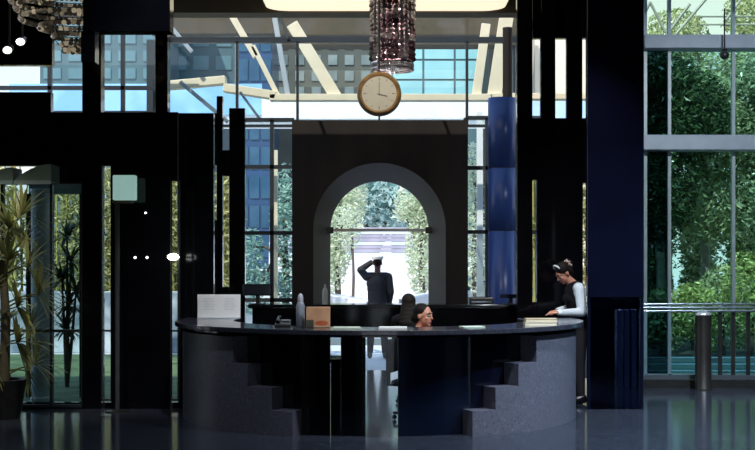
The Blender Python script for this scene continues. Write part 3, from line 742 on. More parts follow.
MB().path([pb+Vector((0, 0, .35)), pb+Vector((.02, 0, 1.1)), pb+Vector((-.02, 0, 1.7))], [.06, .05, .04], 10).build('trunk', pm('fibrous_palm_trunk', (.12, .10, .06), None, 20, .9, bump=.6), pal, smooth=True)
for k in range(30):
    a = 2*PI*k/17*2.4; z0 = .45+1.5*(k/29); e = rr.uniform(.1, 1.1) if k > 10 else rr.uniform(-.5, .4)
    d = Vector((math.cos(a)*math.cos(e), math.sin(a)*math.cos(e)*.8, math.sin(e))).normalized(); L = rr.uniform(.22, .42)
    s0 = pb+Vector((0, 0, z0)); tip = s0+d*L
    st = MB().path([s0, s0.lerp(tip, .5)+Vector((0, 0, .02)), tip], [.011, .009, .007], 6).build('leaf_stalk', L_palm, pal)
    b = MB(); side = d.cross(Vector((0, -1, 0))); side = side.normalized() if side.length > .1 else Vector((1, 0, 0))
    for j in range(15):
        f = (j-7)/7*1.45; dd = d*math.cos(f)+side*math.sin(f)
        blade(b, tip, dd+Vector((0, rr.uniform(-.15, .15), .05)), rr.uniform(.30, .42), .04, .7, 5)
    b.build('fan_blade', L_palm, st)

# pale blue column in the garden, awnings
Y = 15.0
M_pblue = pm('pale_blue_grey_render', (.66, .74, .84), (.46, .55, .66), 4, .6)
pc = MB().lathe([(.13, 0), (.13, .05), (.115, .07), (.115, PZ(193, Y)), (.13, PZ(193, Y)+.01), (.13, PZ(193, Y)+.05)], (PX(41, Y), Y, 0), 28).build('garden_column', M_pblue, smooth=False)
tag(pc, 'pale blue grey round column standing outside the left garden window', 'column')
M_awn = pm('pale_grey_green_canvas', (.22, .30, .25), (.17, .24, .20), 3, .7)
def awning(pxl, pxr, pyt, pyb, Y, label):
    x0, x1, z0, z1 = PX(pxl, Y), PX(pxr, Y), PZ(pyb, Y), PZ(pyt, Y)
    poly = [(x0, z0)]+[(x0+(x1-x0)*t, z0+.01+(z1-z0-.01)*math.sin(PI/2*t)**.8) for t in [i/12 for i in range(13)]]+[(x1, z0)]
    k = thing('awning', label, 'awning', ((x0+x1)/2, Y, z0), 'pale awnings over the garden window')
    MB().prism(poly, Y, Y+.38).build('canopy', M_awn, k, bevel=.01)
    MB().box(x0, x1, Y-.012, Y-.001, z0-.03, z0+.012).build('front_bar', M_paleframe, k)
awning(14, 51, 164, 181.5, 13.91, 'pale grey green curved awning above the left window, larger one')
awning(-14, 12.5, 167, 181.5, 13.91, 'pale grey green curved awning cut by the left frame edge')
bm_ = box(PX(31, 15.6), PX(84, 15.6), 15.5, 15.7, PZ(194, 15.6), PZ(184, 15.6)).build('garden_beam', pm('grey_green_beam', (.24, .30, .26), None, 4, .7)); tag(bm_, 'grey green beam crossing the top of the left garden window', 'beam')
for xx in (PX(31, 15.6), PX(84, 15.6)): MB().box(xx-.04, xx+.04, 15.52, 15.68, 0, PZ(194, 15.6)).build('post', M_frame, bm_, org=ORG[bm_.name])

# canopy frame outside above the portal: beams + slanted struts
YCn = 20.4
cf = thing('canopy_frame', 'cream steel canopy beams and slanted struts outside the upper windows', 'canopy', (0, YCn, 0))
def strut(p, q, w, d=.1, Y=YCn, Y2=None, mat=M_cream, name='strut'): MB().bar(at(p[0], p[1], Y), at(q[0], q[1], Y2 or Y), w*Y/F, d, (0, 1, 0)).build(name, mat, cf, bevel=.008)
strut((160, 86.5), (226, 80.5), 8, .25, name='beam'); strut((224, 88), (276, 96), 8, .25, name='beam')
strut((270, 98), (492, 98), 6.5, .25, name='beam'); strut((490, 97), (610, 97), 6, .25, name='beam')
strut((292, 24), (336, 97), 12); strut((229, 11), (256, 57), 6.5); strut((253, 46), (278, 96), 5)
strut((510, -6), (494, 97), 14); strut((486, 24), (476, 97), 9)
strut((271, -4), (288, 96), 5, mat=M_greysteel)
for px in (157, 612): MB().box(PX(px-3, YCn), PX(px+3, YCn), YCn-.08, YCn+.08, -.02, PZ(80, YCn)).build('post', M_frame, cf)
strut((140, -10), (192, 52), 4, .06, 20.0, mat=M_greysteel); strut((180, 82), (228, 122), 4, .06, 20.0, mat=M_greysteel); strut((240, 92), (262, 122), 2.6, .06, 20.0, mat=M_greysteel)

# footbridge
YF = 38.0
fb = thing('footbridge', 'white elevated footbridge crossing behind the upper windows', 'footbridge', (-2, YF, 0))
x0, x1 = PX(10, YF), PX(640, YF)
MB().box(x0, x1, YF, YF+2.2, PZ(121, YF), PZ(114, YF)).build('deck', M_white, fb)
M_bluepan = pm('sky_blue_panels', (.22, .45, .70), (.30, .55, .80), .6, .4, lo=.45, hi=.55)
xm = PX(262, YF); xm2 = PX(492, YF)
MB().box(xm, xm2, YF-.06, YF-.001, PZ(119, YF), PZ(98, YF)).build('parapet', M_white, fb)
MB().box(x0, xm, YF-.06, YF-.001, PZ(115, YF), PZ(84, YF)).build('parapet', M_bluepan, fb)
MB().box(xm2, x1, YF-.06, YF-.001, PZ(119, YF), PZ(94, YF)).build('parapet', pm('pale_sky_panels', (.45, .65, .85), None, 1, .4), fb)
for px in (90, 190, 575, 625): MB().box(PX(px-6, YF), PX(px+6, YF), YF+.6, YF+1.4, -.02, PZ(121, YF)).build('pier', M_white, fb)

# brown eaves beam across, beyond the glass
ev = thing('eaves_beam', 'broad brown eaves beam crossing above the upper windows behind the struts', 'beam', (-1, 25.5, 0))
M_eave = pm('olive_brown_board', (.075, .056, .034), (.06, .045, .028), .8, .8)
MB().box(PX(150, 25.5), PX(276, 25.5), 25.5, 25.9, PZ(33, 25.5), PZ(-40, 25.5)).build('fascia_board', M_eave, ev)
MB().box(PX(276, 25.5), PX(520, 25.5), 25.4, 25.9, PZ(46, 25.5), PZ(-40, 25.5)).build('fascia_board', M_eave, ev)
MB().box(PX(276, 25.5), PX(520, 25.5), 25.36, 25.399, PZ(38.5, 25.5), PZ(36.5, 25.5)).build('edge_strip', M_frame, ev)
for px in (152, 518): MB().box(PX(px-5, 25.5), PX(px+5, 25.5), 25.45, 25.85, -.02, PZ(40, 25.5)).build('post', M_frame, ev)
# buildings beyond
def building(name, label, px0_, px1_, pyt, Y, mat, cols, rows, wmat, py_w0, py_w1, depth=4, fx=.7, fy=.6, grp=None):
    x0, x1 = PX(px0_, Y), PX(px1_, Y); zt_ = PZ(pyt, Y)
    k = thing(name, label, 'building', ((x0+x1)/2, Y, 0), grp)
    MB().box(x0, x1, Y, Y+depth, -.02, zt_).build('wall', mat, k)
    za, zb_ = PZ(py_w1, Y), PZ(py_w0, Y)
    for i in range(cols):
        for j in range(rows):
            cx_ = x0+(x1-x0)*(i+.5)/cols; cz_ = za+(zb_-za)*(j+.5)/rows; w = (x1-x0)/cols*fx/2; h = (zb_-za)/rows*fy/2
            MB().box(cx_-w, cx_+w, Y-.06, Y-.001, cz_-h, cz_+h).build('window', wmat, k)
    MB().box(x0-.1, x1+.1, Y-.15, Y-.001, zt_-.25, zt_+.1).build('cornice', mat, k)
    return k
M_tealb = pm('teal_glass_facade', (.10, .17, .19), (.07, .12, .14), .35, .2)
M_tealw = pm('pale_teal_glass', (.15, .26, .29), (.10, .19, .22), .4, .15)
M_blueb = pm('blue_glass_facade', (.035, .09, .19), (.02, .05, .12), .4, .2)
M_bluew = pm('mid_blue_glass', (.04, .11, .19), (.02, .06, .11), .5, .12)
M_conc = pm('grey_olive_concrete', (.11, .115, .10), (.07, .08, .07), .5, .8)
M_concw = pm('pale_window_glass', (.24, .29, .28), (.13, .17, .17), .7, .3)
M_creamb = pm('cream_rendered_wall', (.80, .72, .56), (.72, .64, .49), .6, .8)
M_brownb = pm('dark_brown_facade', (.02, .017, .014), None, .6, .6)
building('office_building', 'teal glass office building seen through the far upper left windows', 40, 164.5, -70, 57, M_tealb, 5, 5, M_tealw, 12, 100, grp=None)
building('office_building', 'pale teal gridded office building left of the slanted struts', 167.5, 235, 10, 63, M_tealb, 3, 3, M_tealw, 28, 98)
building('office_building', 'deep blue glass office tower left of the arched wall', 237.5, 272, 20, 57, M_blueb, 3, 9, M_bluew, 26, 290, fx=.82, fy=.75)
building('office_building', 'grey concrete office block with pale windows left of the clock', 275, 374, 0, 63, M_conc, 6, 4, M_concw, 36, 100, fx=.55, fy=.62)
building('office_building', 'bright teal office building right of the chandelier', 392, 486, 0, 63, M_tealb, 3, 4, pm('bright_teal_glass', (.36, .66, .70), (.25, .52, .57), .4, .15), 20, 100, fx=.93, fy=.9)
building('office_building', 'dark brown office block behind the right strut', 489, 531, -40, 57, M_brownb, 2, 3, M_blueb, 100, 250)
building('office_building', 'cream rendered building showing between the right black panels', 535, 612, -60, 63, M_creamb, 3, 2, pm('cream_shutter', (.7, .62, .48), None, 2, .7), 10, 90, fx=.5, fy=.5)

# terrace wall with striped slats seen through the arch
Yw = 46
tw = thing('terrace_wall', 'white terrace wall topped by purple grey horizontal slats, seen through the arch', 'wall', (0.3, Yw, 0))
MB().box(-4, 4.4, Yw, Yw+.6, -.02, PZ(256, Yw)).build('base_wall', M_white, tw)
M_slat = pm('purple_grey_slat', (.40, .38, .47), (.32, .31, .40), 2, .6); M_slat2 = pm('pale_blue_slat', (.62, .74, .82), (.55, .66, .75), 2, .6)
z = PZ(256, Yw); j = 0
while z < PZ(229, Yw):
    MB().box(-4, 4.4, Yw+.05*j, Yw+.3+.05*j, z+.004, z+.12).build('slat', M_slat2 if j % 3 == 0 else M_slat, tw); z += .135; j += 1
ztop = z
for x in (-3.9, 4.3): MB().box(x-.08, x+.08, Yw+.4, Yw+.56, 0, ztop).build('post', M_frame, tw)
# trees through the arch and beside it
tree('street_tree', 'glare-whitened leafy tree at the left side of the arch opening', (PX(339, 33), 33, 0), [(PX(336, 33), 33, 2.6, .5, .6, 1.5), (PX(345, 33), 33.2, 3.4, .6, .6, .9), (PX(328, 33), 33, 1.6, .5, .5, .8)], 4200, .15, L_pale, seed=3)
tree('street_tree', 'glare-whitened leafy tree at the right side of the arch opening', (PX(424, 34), 34, 0), [(PX(421, 34), 34, 2.0, .45, .6, 1.3), (PX(414, 34), 34, 3.3, .55, .5, .55), (PX(430, 34), 34.2, 3.2, .6, .6, 1.2), (PX(404, 34), 34, 3.0, .3, .3, .25)], 4200, .15, L_pale, seed=4)
tree('street_tree', 'tall haze-tinted blue green tree behind the terrace wall at the top of the arch', (PX(376, 52), 52, 0), [(PX(372, 52), 52, 4.6, 1.7, 1, 1.4), (PX(396, 52), 52, 4.2, 1.6, 1, 1.3), (PX(352, 52), 53, 4.4, 1.4, 1, 1.5), (PX(414, 52), 53, 4.3, 1.4, 1, 1.4)], 7000, .34, L_haze, seed=6, tr=.2)
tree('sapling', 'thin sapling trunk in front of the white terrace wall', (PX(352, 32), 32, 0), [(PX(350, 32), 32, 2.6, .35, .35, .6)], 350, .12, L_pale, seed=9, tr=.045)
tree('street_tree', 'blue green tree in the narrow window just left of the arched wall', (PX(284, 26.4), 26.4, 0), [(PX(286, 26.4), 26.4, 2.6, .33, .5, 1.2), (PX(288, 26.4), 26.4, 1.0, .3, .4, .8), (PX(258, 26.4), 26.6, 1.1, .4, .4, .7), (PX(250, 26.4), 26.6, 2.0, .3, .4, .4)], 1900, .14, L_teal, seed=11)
tree('street_tree', 'glare-whitened green tree in the narrow window right of the arched wall', (PX(478, 28), 28, 0), [(PX(473, 28), 28, 2.4, .25, .5, 1.5), (PX(483, 28), 28.6, 1.4, .22, .4, 1.1), (PX(472, 28), 28, 3.9, .22, .4, .5)], 1500, .14, L_pale, seed=12)
cp = box(PX(272.5, 21.5), PX(277.5, 21.5), 21.5, 21.6, -.02, PZ(150, 21.5)).build('garden_post', M_creamb); tag(cp, 'slim cream post standing outside just left of the arched wall', 'post')
cp = box(PX(477, 21.5), PX(483, 21.5), 21.5, 21.6, -.02, PZ(112, 21.5)).build('garden_post', M_white); tag(cp, 'slim white post standing outside just right of the arched wall', 'post')

# garden trees on the right
bark2 = pm('pale_grey_bark', (.36, .33, .30), (.22, .2, .18), 6, .8, bump=.4)
gspec = [('dark green garden tree nearest the navy panel', 5.15, 22.5, L_deep, 31, [(5.0, 22.6, 3.1, .8, .8, 1.1), (5.5, 22.4, 4.3, .9, .8, .9), (5.0, 22.5, 5.0, .8, .8, .5)]),
         ('bright leaved garden tree in the middle of the right window', 6.1, 23.2, L_mid, 32, [(6.1, 23.1, 2.7, .7, .7, .7), (6.4, 23.0, 3.9, .9, .8, .8), (5.9, 23.4, 4.7, .9, .8, .6)]),
         ('broad garden tree cut by the right picture edge', 7.3, 22.6, L_dark, 33, [(7.1, 22.5, 2.6, .8, .8, .9), (7.4, 22.7, 4.0, 1.0, .9, 1.0), (7.2, 22.6, 5.0, .8, .8, .5)]),
         ('tall yellow green tree rising above the upper right beam', 6.8, 26.5, L_mid, 34, [(6.3, 26.5, 6.5, .7, .8, .55), (8.0, 26.5, 6.9, .7, .8, .55), (7.1, 26.5, 5.9, .8, .8, .4), (8.2, 26.4, 5.4, .9, .8, 1.0), (5.6, 26.6, 4.6, .7, .8, 1.2)]),
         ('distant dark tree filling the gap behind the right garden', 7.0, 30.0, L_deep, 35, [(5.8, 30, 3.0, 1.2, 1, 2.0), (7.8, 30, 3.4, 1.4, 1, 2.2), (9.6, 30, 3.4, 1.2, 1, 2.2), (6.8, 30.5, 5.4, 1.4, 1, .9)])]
for lab, x, Y, mt, sd, bl in gspec: tree('garden_tree', lab, (x, Y, 0), bl, 10000, .125, mt, seed=sd, bark=bark2, tr=.1)
L_bush = leafmat('lime_shrub_leaf', rgb(120, 142, 74), rgb(238, 240, 170), .3)
for i, (px, Y, r, h, mt, lab) in enumerate(((752, 21.95, .6, 1.85, L_bush, 'lime green shrub outside the right window at the picture edge'), (694, 21.9, .45, 1.3, L_bush, 'low lime green shrub behind the bollard'),
          (662, 22.0, .4, 1.2, L_mid, 'low green shrub outside the window beside the navy panel'), (724, 22.6, .5, 1.6, L_mid, 'green shrub between bollard and picture edge outside the glass'))):
    x = PX(px, Y); tree('shrub', lab, (x, Y, 0), [(x, Y, h*.62, r, r*.8, h*.42), (x+r*.5, Y, h*.4, r*.6, r*.6, h*.35)], 1500, .11, mt, seed=60+i, cat='shrub', tr=.03)
for i, x in enumerate((4.6, 5.5, 6.4, 7.3, 8.2)):
    tree('hedge_plant', ['rounded dark hedge plant nearest the navy panel', 'second hedge plant from the navy panel', 'middle hedge plant of the row under the garden trees', 'fourth hedge plant from the navy panel', 'hedge plant at the picture edge end of the row'][i], (x, 24.9, 0), [(x, 24.9, .95, .43, .4, .98), (x, 24.9, 2.2, .42, .38, 1.0)], 3800, .13, [L_deep, L_dark, L_mid, L_bush, L_mid][i], seed=80+i, grp='hedge plants under the garden trees', cat='shrub', tr=.03)
# broad low steps outside the right window
st = thing('garden_steps', 'low garden steps with sunlit edges painted white seen through the barrier glass', 'steps', (5.5, 19.0, 0))
for i, Y in enumerate((18.62, 19.1, 19.6)):
    MB().box(3.95, 8.6, Y, Y+.47, 0, .05+.06*i).build('step', pm('dark_step_stone', (.10, .12, .12), None, 6, .7), st)
    MB().box(3.95, 8.6, Y-.05, Y-.001, -.0, .055+.06*i).box(3.95, 8.6, Y-.05, Y+.20, .0505+.06*i, .056+.06*i).build('sunlit_edge', M_white, st)  # white strips stand in for sun on the treads
# thin steel truss above the upper right beam
ts = thing('roof_truss', 'thin pale steel truss rods above the upper right beam', 'truss', (5.6, 18.6, 5.0))
for py in (16.5, 24.5): MB().path([at(700, py, 18.7), (8.2, 18.7, PZ(py, 18.7))], .014, 8).build('rod', M_greysteel, ts, smooth=True)
for a, b in (((650, 2), (666, 33)), ((668, 33), (690, 4)), ((676, 34), (712, -8)), ((726, 20), (745, -6)), ((640, 24), (650, 2))):
    MB().path([at(a[0], a[1], 18.7), at(b[0], b[1], 18.7)], .022, 8).build('strut', M_greysteel, ts, smooth=True)

# cars
M_carw = pm('white_car_paint', (.80, .82, .84), (.76, .78, .80), 1, .2); M_carg = pm('dark_blue_car_glass', (.05, .09, .15), None, 1, .08); M_tyre = pm('black_tyre', (.02, .02, .02), None, 9, .8)
def car(xf, Y, face, label):               # xf = x of the nose, face = +1 nose to +X
    k = thing('parked_car', label, 'car', (xf-face*2.1, Y+.85, 0))
    def X(u): return xf-face*u
    prof = [(0, .35), (.02, .68), (.12, .80), (1.2, .98), (4.1, 1.0), (4.25, .85), (4.3, .4), (4.1, .28), (.15, .25)]
    MB().prism([(X(u), z) for u, z in prof], Y, Y+1.7).build('body', M_carw, k, bevel=.05)
    cab = [(1.15, .97), (1.95, 1.42), (2.3, 1.47), (3.3, 1.44), (3.95, 1.0)]
    MB().prism([(X(u), z) for u, z in cab], Y+.12, Y+1.58).build('cabin_glass', M_carg, k, bevel=.04)
    MB().prism([(X(u), z) for u, z in [(1.9, 1.425), (2.3, 1.475), (3.3, 1.45), (3.35, 1.49), (2.3, 1.52), (1.9, 1.46)]], Y+.1, Y+1.6).build('roof', M_carw, k, bevel=.01)
    for u in (.85, 3.4):
        for yy in (Y-.01, Y+1.51): MB().lathe([(.18, 0), (.30, .0), (.32, .03), (.32, .17), (.30, .2), (.18, .2)], (X(u), yy, .32), 24, 'y').build('wheel', M_tyre, k)
    for yy in (Y+.1, Y+1.3): MB().box(X(-.012), X(.05), yy, yy+.3, .62, .74).build('headlamp', M_steel, k)
car(PX(369, 28.5), 28.5, 1, 'white parked car with its bonnet showing left of the figure in the arch')
car(PX(400, 30.5), 30.5, -1, 'white parked car with its nose showing right of the figure in the arch')

# ------------------------------------------------------------------ people
M_skin = pm('warm_skin', rgb(208, 150, 122), rgb(190, 130, 104), 12, .5)
M_skin2 = pm('brown_skin', rgb(120, 82, 62), rgb(104, 70, 52), 12, .5)
M_hair = pm('black_hair', (.008, .006, .005), (.014, .010, .009), 40, .6, stretch=(6, 6, 1), bump=.4, spec=.15)
M_vest = pm('black_waistcoat', (.008, .0075, .010), None, 40, .85, spec=.15)
M_sleeve = pm('white_blouse', (.72, .80, .84), (.64, .72, .77), 14, .7, bump=.3)
M_trouser = pm('black_trousers', (.012, .012, .015), None, 40, .8)
M_uniform = pm('dark_navy_uniform', (.018, .018, .026), None, 30, .85)
M_shoe = pm('black_shoe_leather', (.010, .010, .010), None, 20, .3)
M_eye = pm('eye_white', (.32, .31, .29), None, 5, .2)
M_iris = pm('dark_iris', (.02, .012, .008), None, 5, .2)
M_lip = pm('lip', rgb(168, 84, 78), None, 9, .5)
V = Vector
class Body:
    """tapered limbs + volumes -> one voxel-fused continuous surface; every face remembers its limb"""
    def __init__(s): s.mb = MB(); s.seg = []
    def cap(s, t, a, b, ra, rb): s.mb.capsule(a, b, ra, rb, 12); s.seg.append((t, V(a), V(b), ra, rb)); return s
    def ell(s, t, c, r, R=None):
        s.mb.ell(c, r, 20, 14, R); m = min(r); s.seg.append((t, V(c), V(c), sum(r)/3, sum(r)/3)); return s
    def which(s, p):
        best, bt = 1e9, ''
        for t, a, b, ra, rb in s.seg:
            d = b-a; L = d.length_squared; u = 0 if L < 1e-9 else max(0, min(1, (p-a).dot(d)/L))
            q = (p-(a+d*u)).length-(ra+(rb-ra)*u)
            if q < best: best, bt = q, t
        return bt
    def fuse(s, voxel, smooth=6):
        me = bpy.data.meshes.new('tmp'); me.from_pydata(s.mb.v, [], s.mb.f)
        o = bpy.data.objects.new('tmp', me); C.objects.link(o)
        r = o.modifiers.new('r', 'REMESH'); r.mode = 'VOXEL'; r.voxel_size = voxel
        m = o.modifiers.new('s', 'SMOOTH'); m.factor = .5; m.iterations = smooth+6
        dg = bpy.context.evaluated_depsgraph_get(); dg.update()
        out = bpy.data.meshes.new_from_object(o.evaluated_get(dg))
        bpy.data.objects.remove(o); bpy.data.meshes.remove(me)
        for p in out.polygons: p.use_smooth = True
        return out
def garment(name, me, body, pred, off, mat, parent):
    bm = bmesh.new(); bm.from_mesh(me); bm.normal_update()
    kill = [f for f in bm.faces if not pred(f)]
    bmesh.ops.delete(bm, geom=kill, context='FACES')
    for _ in range(2): bmesh.ops.smooth_vert(bm, verts=bm.verts, factor=.5, use_axis_x=True, use_axis_y=True, use_axis_z=True)
    bm.normal_update()
    for v in bm.verts: v.co += v.normal*off
    m2 = bpy.data.meshes.new(name); bm.to_mesh(m2); bm.free(); m2.materials.append(mat)
    for p in m2.polygons: p.use_smooth = True
    o = bpy.data.objects.new(name, m2); C.objects.link(o); o.parent = parent; ORG[o.name] = V((0, 0, 0)); return o
def rest(name, mb, mat, parent, smooth=True): return mb.build(name, mat, parent, smooth=smooth, org=(0, 0, 0))
def hand(b, side, w, d, n, curl=.5, spread=.12, tag_='hand', size=1.0, thumb=1):
    """w wrist, d pointing direction, n palm normal (palm side), thumb leaves the palm edge; thumb=+1 along d x n"""
    d = V(d).normalized(); n = V(n); n = (n-d*n.dot(d)).normalized(); s_ = d.cross(n).normalized()*thumb
    w = V(w); k = size
    for j in (-1, 0, 1): b.cap(tag_+side, w+s_*j*.012*k, w+d*.085*k+s_*j*.026*k, .017*k, .013*k)
    for j, (L, off) in enumerate(((.070, .034), (.079, .012), (.073, -.011), (.057, -.032))):
        p = w+d*.085*k+s_*off*k; dd = (d+s_*off*spread*8).normalized(); a = 0
        for seg, r in ((.46, .0095), (.30, .0088), (.24, .0080)):
            a += curl*(.5 if seg == .46 else .8); q = p+(dd*math.cos(a)+n*math.sin(a))*L*seg*k
            b.cap('finger'+side, p, q, r*k, r*k*.95); p = q
    p = w+d*.025*k+s_*.022*k; q = p+(d*.55+s_*.75+n*.3).normalized()*.042*k; r_ = q+(d*.9+s_*.25+n*.4).normalized()*.032*k
    b.cap('finger'+side, p, q, .0125*k, .011*k); b.cap('finger'+side, q, r_, .0105*k, .009*k)
def head(b, c, R, k=1.0):
    """skull, jaw, nose, brow, ears; R maps head axes (facing -Y, up +Z) to body axes"""
    def P(x, y, z): return V(c)+R @ (V((x, y, z))*k)
    b.ell('head', P(0, .012, .03), (.074*k, .094*k, .092*k), R)
    b.ell('head', P(0, -.022, -.045), (.058*k, .068*k, .068*k), R)
    b.cap('head', P(0, -.066, -.092), P(0, -.05, -.085), .022*k, .03*k)
    b.cap('head', P(0, -.086, .018), P(0, -.106, -.022), .008*k, .013*k)
    b.cap('head', P(-.036, -.076, .032), P(.036, -.076, .032), .012*k, .012*k)
    for s_ in (-1, 1):
        b.ell('head', P(s_*.036, -.062, -.02), (.02*k, .018*k, .018*k), R)
        b.ell('head', P(s_*.076, .012, -.008), (.009*k, .02*k, .032*k), R)
    return P
def face(P, R, par, k=1.0, skin=None):
    for s_ in (-1, 1):
        e = MB().ell(P(s_*.031, -.077, .008), .0115*k, 12, 8); eo = rest('eye', e, M_eye, par)
        i = MB().ell(P(s_*.031, -.0865, .007), .0048*k, 10, 6); ORG[eo.name] = V((0, 0, 0)); rest('iris', i, M_iris, eo)
    l = MB().path([P(-.024, -.083, -.062), P(0, -.093, -.060), P(.024, -.083, -.062)], [.003*k, .007*k, .003*k], 8); rest('mouth', l, M_lip, par)
    for s_ in (-1, 1): rest('eyebrow', MB().path([P(s_*.014, -.090, .034), P(s_*.034, -.089, .040), P(s_*.052, -.078, .033)], [.003*k, .004*k, .002*k], 6), M_hair, par)
def person(label, loc, rz, b, skin, clothes, voxel=.0075, grp=None):
    t = thing('person', label, 'person', loc, grp); t.rotation_euler = (0, 0, rz)
    me = b.fuse(voxel); me.name = 'body'; me.materials.clear(); me.materials.append(skin)
    o = bpy.data.objects.new('body', me); C.objects.link(o); o.parent = t; ORG[t.name] = V((0, 0, 0)); ORG[o.name] = V((0, 0, 0))
    cache = {}
    bm = bmesh.new(); bm.from_mesh(me)
    for f in bm.faces: cache[f.index] = b.which(f.calc_center_median())
    bm.free()
    for nm, pred, off, mat in clothes:
        garment(nm, me, b, lambda f, pred=pred: pred(cache[f.index], f.calc_center_median()), off, mat, t)
    return t
def fused(name, mb, mat, par, voxel=.008):
    b = Body(); b.mb = mb; me = b.fuse(voxel, 8); me.name = name; me.materials.clear(); me.materials.append(mat)
    o = bpy.data.objects.new(name, me); C.objects.link(o); o.parent = par; ORG[o.name] = V((0, 0, 0)); return o
def shoe(mb, a, heel=.0):                   # ankle point a, toe towards -Y
    a = V(a); z0 = a.z
    mb.capsule((a.x, a.y+.03, z0-.045), (a.x, a.y-.13, z0-.055), .042, .036, 14)
    mb.capsule((a.x, a.y+.02, z0-.02), (a.x, a.y-.06, z0-.045), .045, .042, 14); return mb
def rx(a): return Matrix.Rotation(a, 3, 'X')
def rzm(a): return Matrix.Rotation(a, 3, 'Z')

# 1. standing figure at the right end of the counter, head bowed over the ledgers, facing the picture's left
b = Body()
for s_, t in ((1, 'L'), (-1, 'R')):
    b.cap('thigh'+t, (s_*.085, .02, .90), (s_*.08, .01, .50), .085, .057)
    b.cap('shin'+t, (s_*.08, .01, .50), (s_*.078, .03, .12), .055, .036)
    b.cap('foot'+t, (s_*.078, .04, .075), (s_*.085, -.12, .035), .036, .026)
b.ell('pelvis', (0, .03, .93), (.155, .11, .12)); b.ell('torso', (0, .015, 1.08), (.125, .09, .14))
b.ell('torso', (0, -.02, 1.22), (.146, .105, .15)); b.ell('torso', (0, -.035, 1.32), (.145, .10, .13)); b.ell('torso', (.055, -.10, 1.245), (.055, .05, .06)); b.ell('torso', (-.055, -.10, 1.245), (.055, .05, .06))
b.cap('torso', (-.135, -.02, 1.375), (.135, -.02, 1.375), .06, .06)
b.cap('neck', (0, -.03, 1.40), (0, -.115, 1.48), .056, .05)
Rh = rzm(rad(14)) @ rx(rad(38)); hc = V((.0, -.165, 1.545)); P = head(b, hc, Rh)
EL = V((.235, -.00, 1.092)); WL_ = V((.235, -.275, 1.088)); b.cap('upperL', (.165, -.01, 1.355), EL, .056, .046); b.cap('foreL', EL, WL_, .046, .030)
ER = V((-.22, -.03, 1.13)); WR_ = V((-.02, -.235, 1.10)); b.cap('upperR', (-.165, -.01, 1.355), ER, .052, .043); b.cap('foreR', ER, WR_, .043, .028)
hand(b, 'L', WL_, (-.12, -1, -.05), (0, -.05, -1), .35, thumb=-1); hand(b, 'R', WR_, (.55, -.8, -.1), (0, 0, -1), .4, thumb=1)
wx, wy = 2.375, 14.86
pr1 = person('person in dark waistcoat and white sleeves standing at the counter end, head bowed', (wx, wy, 0), rad(-86), b, M_skin, [
    ('trousers', lambda t, c: (t[:5] in ('thigh', 'pelvi') or (t[:4] == 'shin' and c.z > .1)) , .010, M_trouser),
    ('blouse', lambda t, c: t[:5] == 'upper' or (t[:4] == 'fore') or (t == 'torso' and c.z > 1.28), .009, M_sleeve),
    ('waistcoat', lambda t, c: (t == 'torso' and abs(c.x) < .152) or (t == 'pelvis' and c.z > .88), .018, M_vest)])
face(P, Rh, pr1)
hb = MB().ell(P(0, .022, .048), (.086, .098, .090), 20, 14, Rh).ell(P(0, .07, .0), (.082, .058, .085), 16, 10, Rh); ho = fused('hair', hb, M_hair, pr1)
MB().ell(P(0, .135, .055), (.042, .036, .042), 16, 10, Rh).build('hair_bun', M_hair, ho, smooth=True, org=(0, 0, 0))
sc_ = MB(); M_scr = pm('peach_hair_scrunchie', (.62, .46, .38), (.5, .36, .3), 30, .8)
for k in range(12):
    a = 2*PI*k/12; sc_.ell(P(.045*math.cos(a), .112+.012*(k % 2), .052+.045*math.sin(a)), .017, 8, 6)
rest('scrunchie', sc_, M_scr, pr1)
bd = MB(); pts = [P(.088*math.cos(a), -.035, .045+.098*math.sin(a)) for a in [PI*(.18+.64*i/14) for i in range(15)]]
bd.path(pts, .0105, 8); rest('hair_band', bd, pm('pale_hair_band', (.7, .74, .74), None, 8, .6), pr1)
for s_ in (1, -1): rest('shoe', shoe(MB(), (s_*.08, .03, .095)), M_shoe, pr1)

# seated figures
def sitter(lean, head_yaw, head_pitch, arms, seat=.45, tilt=0):
    b = Body()
    for s_, t in ((1, 'L'), (-1, 'R')):
        b.cap('thigh'+t, (s_*.09, .0, seat+.09), (s_*.10, -.40, seat+.08), .085, .06)
        b.cap('shin'+t, (s_*.10, -.40, seat+.08), (s_*.10, -.40, .11), .057, .037)
        b.cap('foot'+t, (s_*.10, -.39, .07), (s_*.105, -.54, .035), .036, .027)
    def q(x, y, z): return V((x+tilt*z, y-lean*z, seat+z))
    b.ell('pelvis', q(0, .02, .09), (.16, .125, .11)); b.ell('torso', q(0, .01, .24), (.125, .09, .13)); b.ell('torso', q(0, 0, .40), (.148, .10, .14))
    b.ell('torso', q(.055, -.08, .385), (.052, .045, .055)); b.ell('torso', q(-.055, -.08, .385), (.052, .045, .055))
    b.cap('torso', q(-.135, .01, .505), q(.135, .01, .505), .055, .055)
    nk = q(0, .0, .53); hc = q(0, -.03, .68) + V((0, -math.sin(head_pitch)*.06, 0)); b.cap('neck', nk, hc+V((0, .02, -.05)), .05, .045)
    R = rzm(head_yaw) @ rx(head_pitch); P = head(b, hc, R)
    for s_, t in ((1, 'L'), (-1, 'R')):
        sh_ = q(s_*.165, .0, .495); el, wr, d, n_ = arms[t]
        el, wr = V(el), V(wr); b.cap('upper'+t, sh_, el, .05, .042); b.cap('fore'+t, el, wr, .041, .027)
        hand(b, t, wr, d, n_, .3, thumb=-s_)
    return b, P, R, q
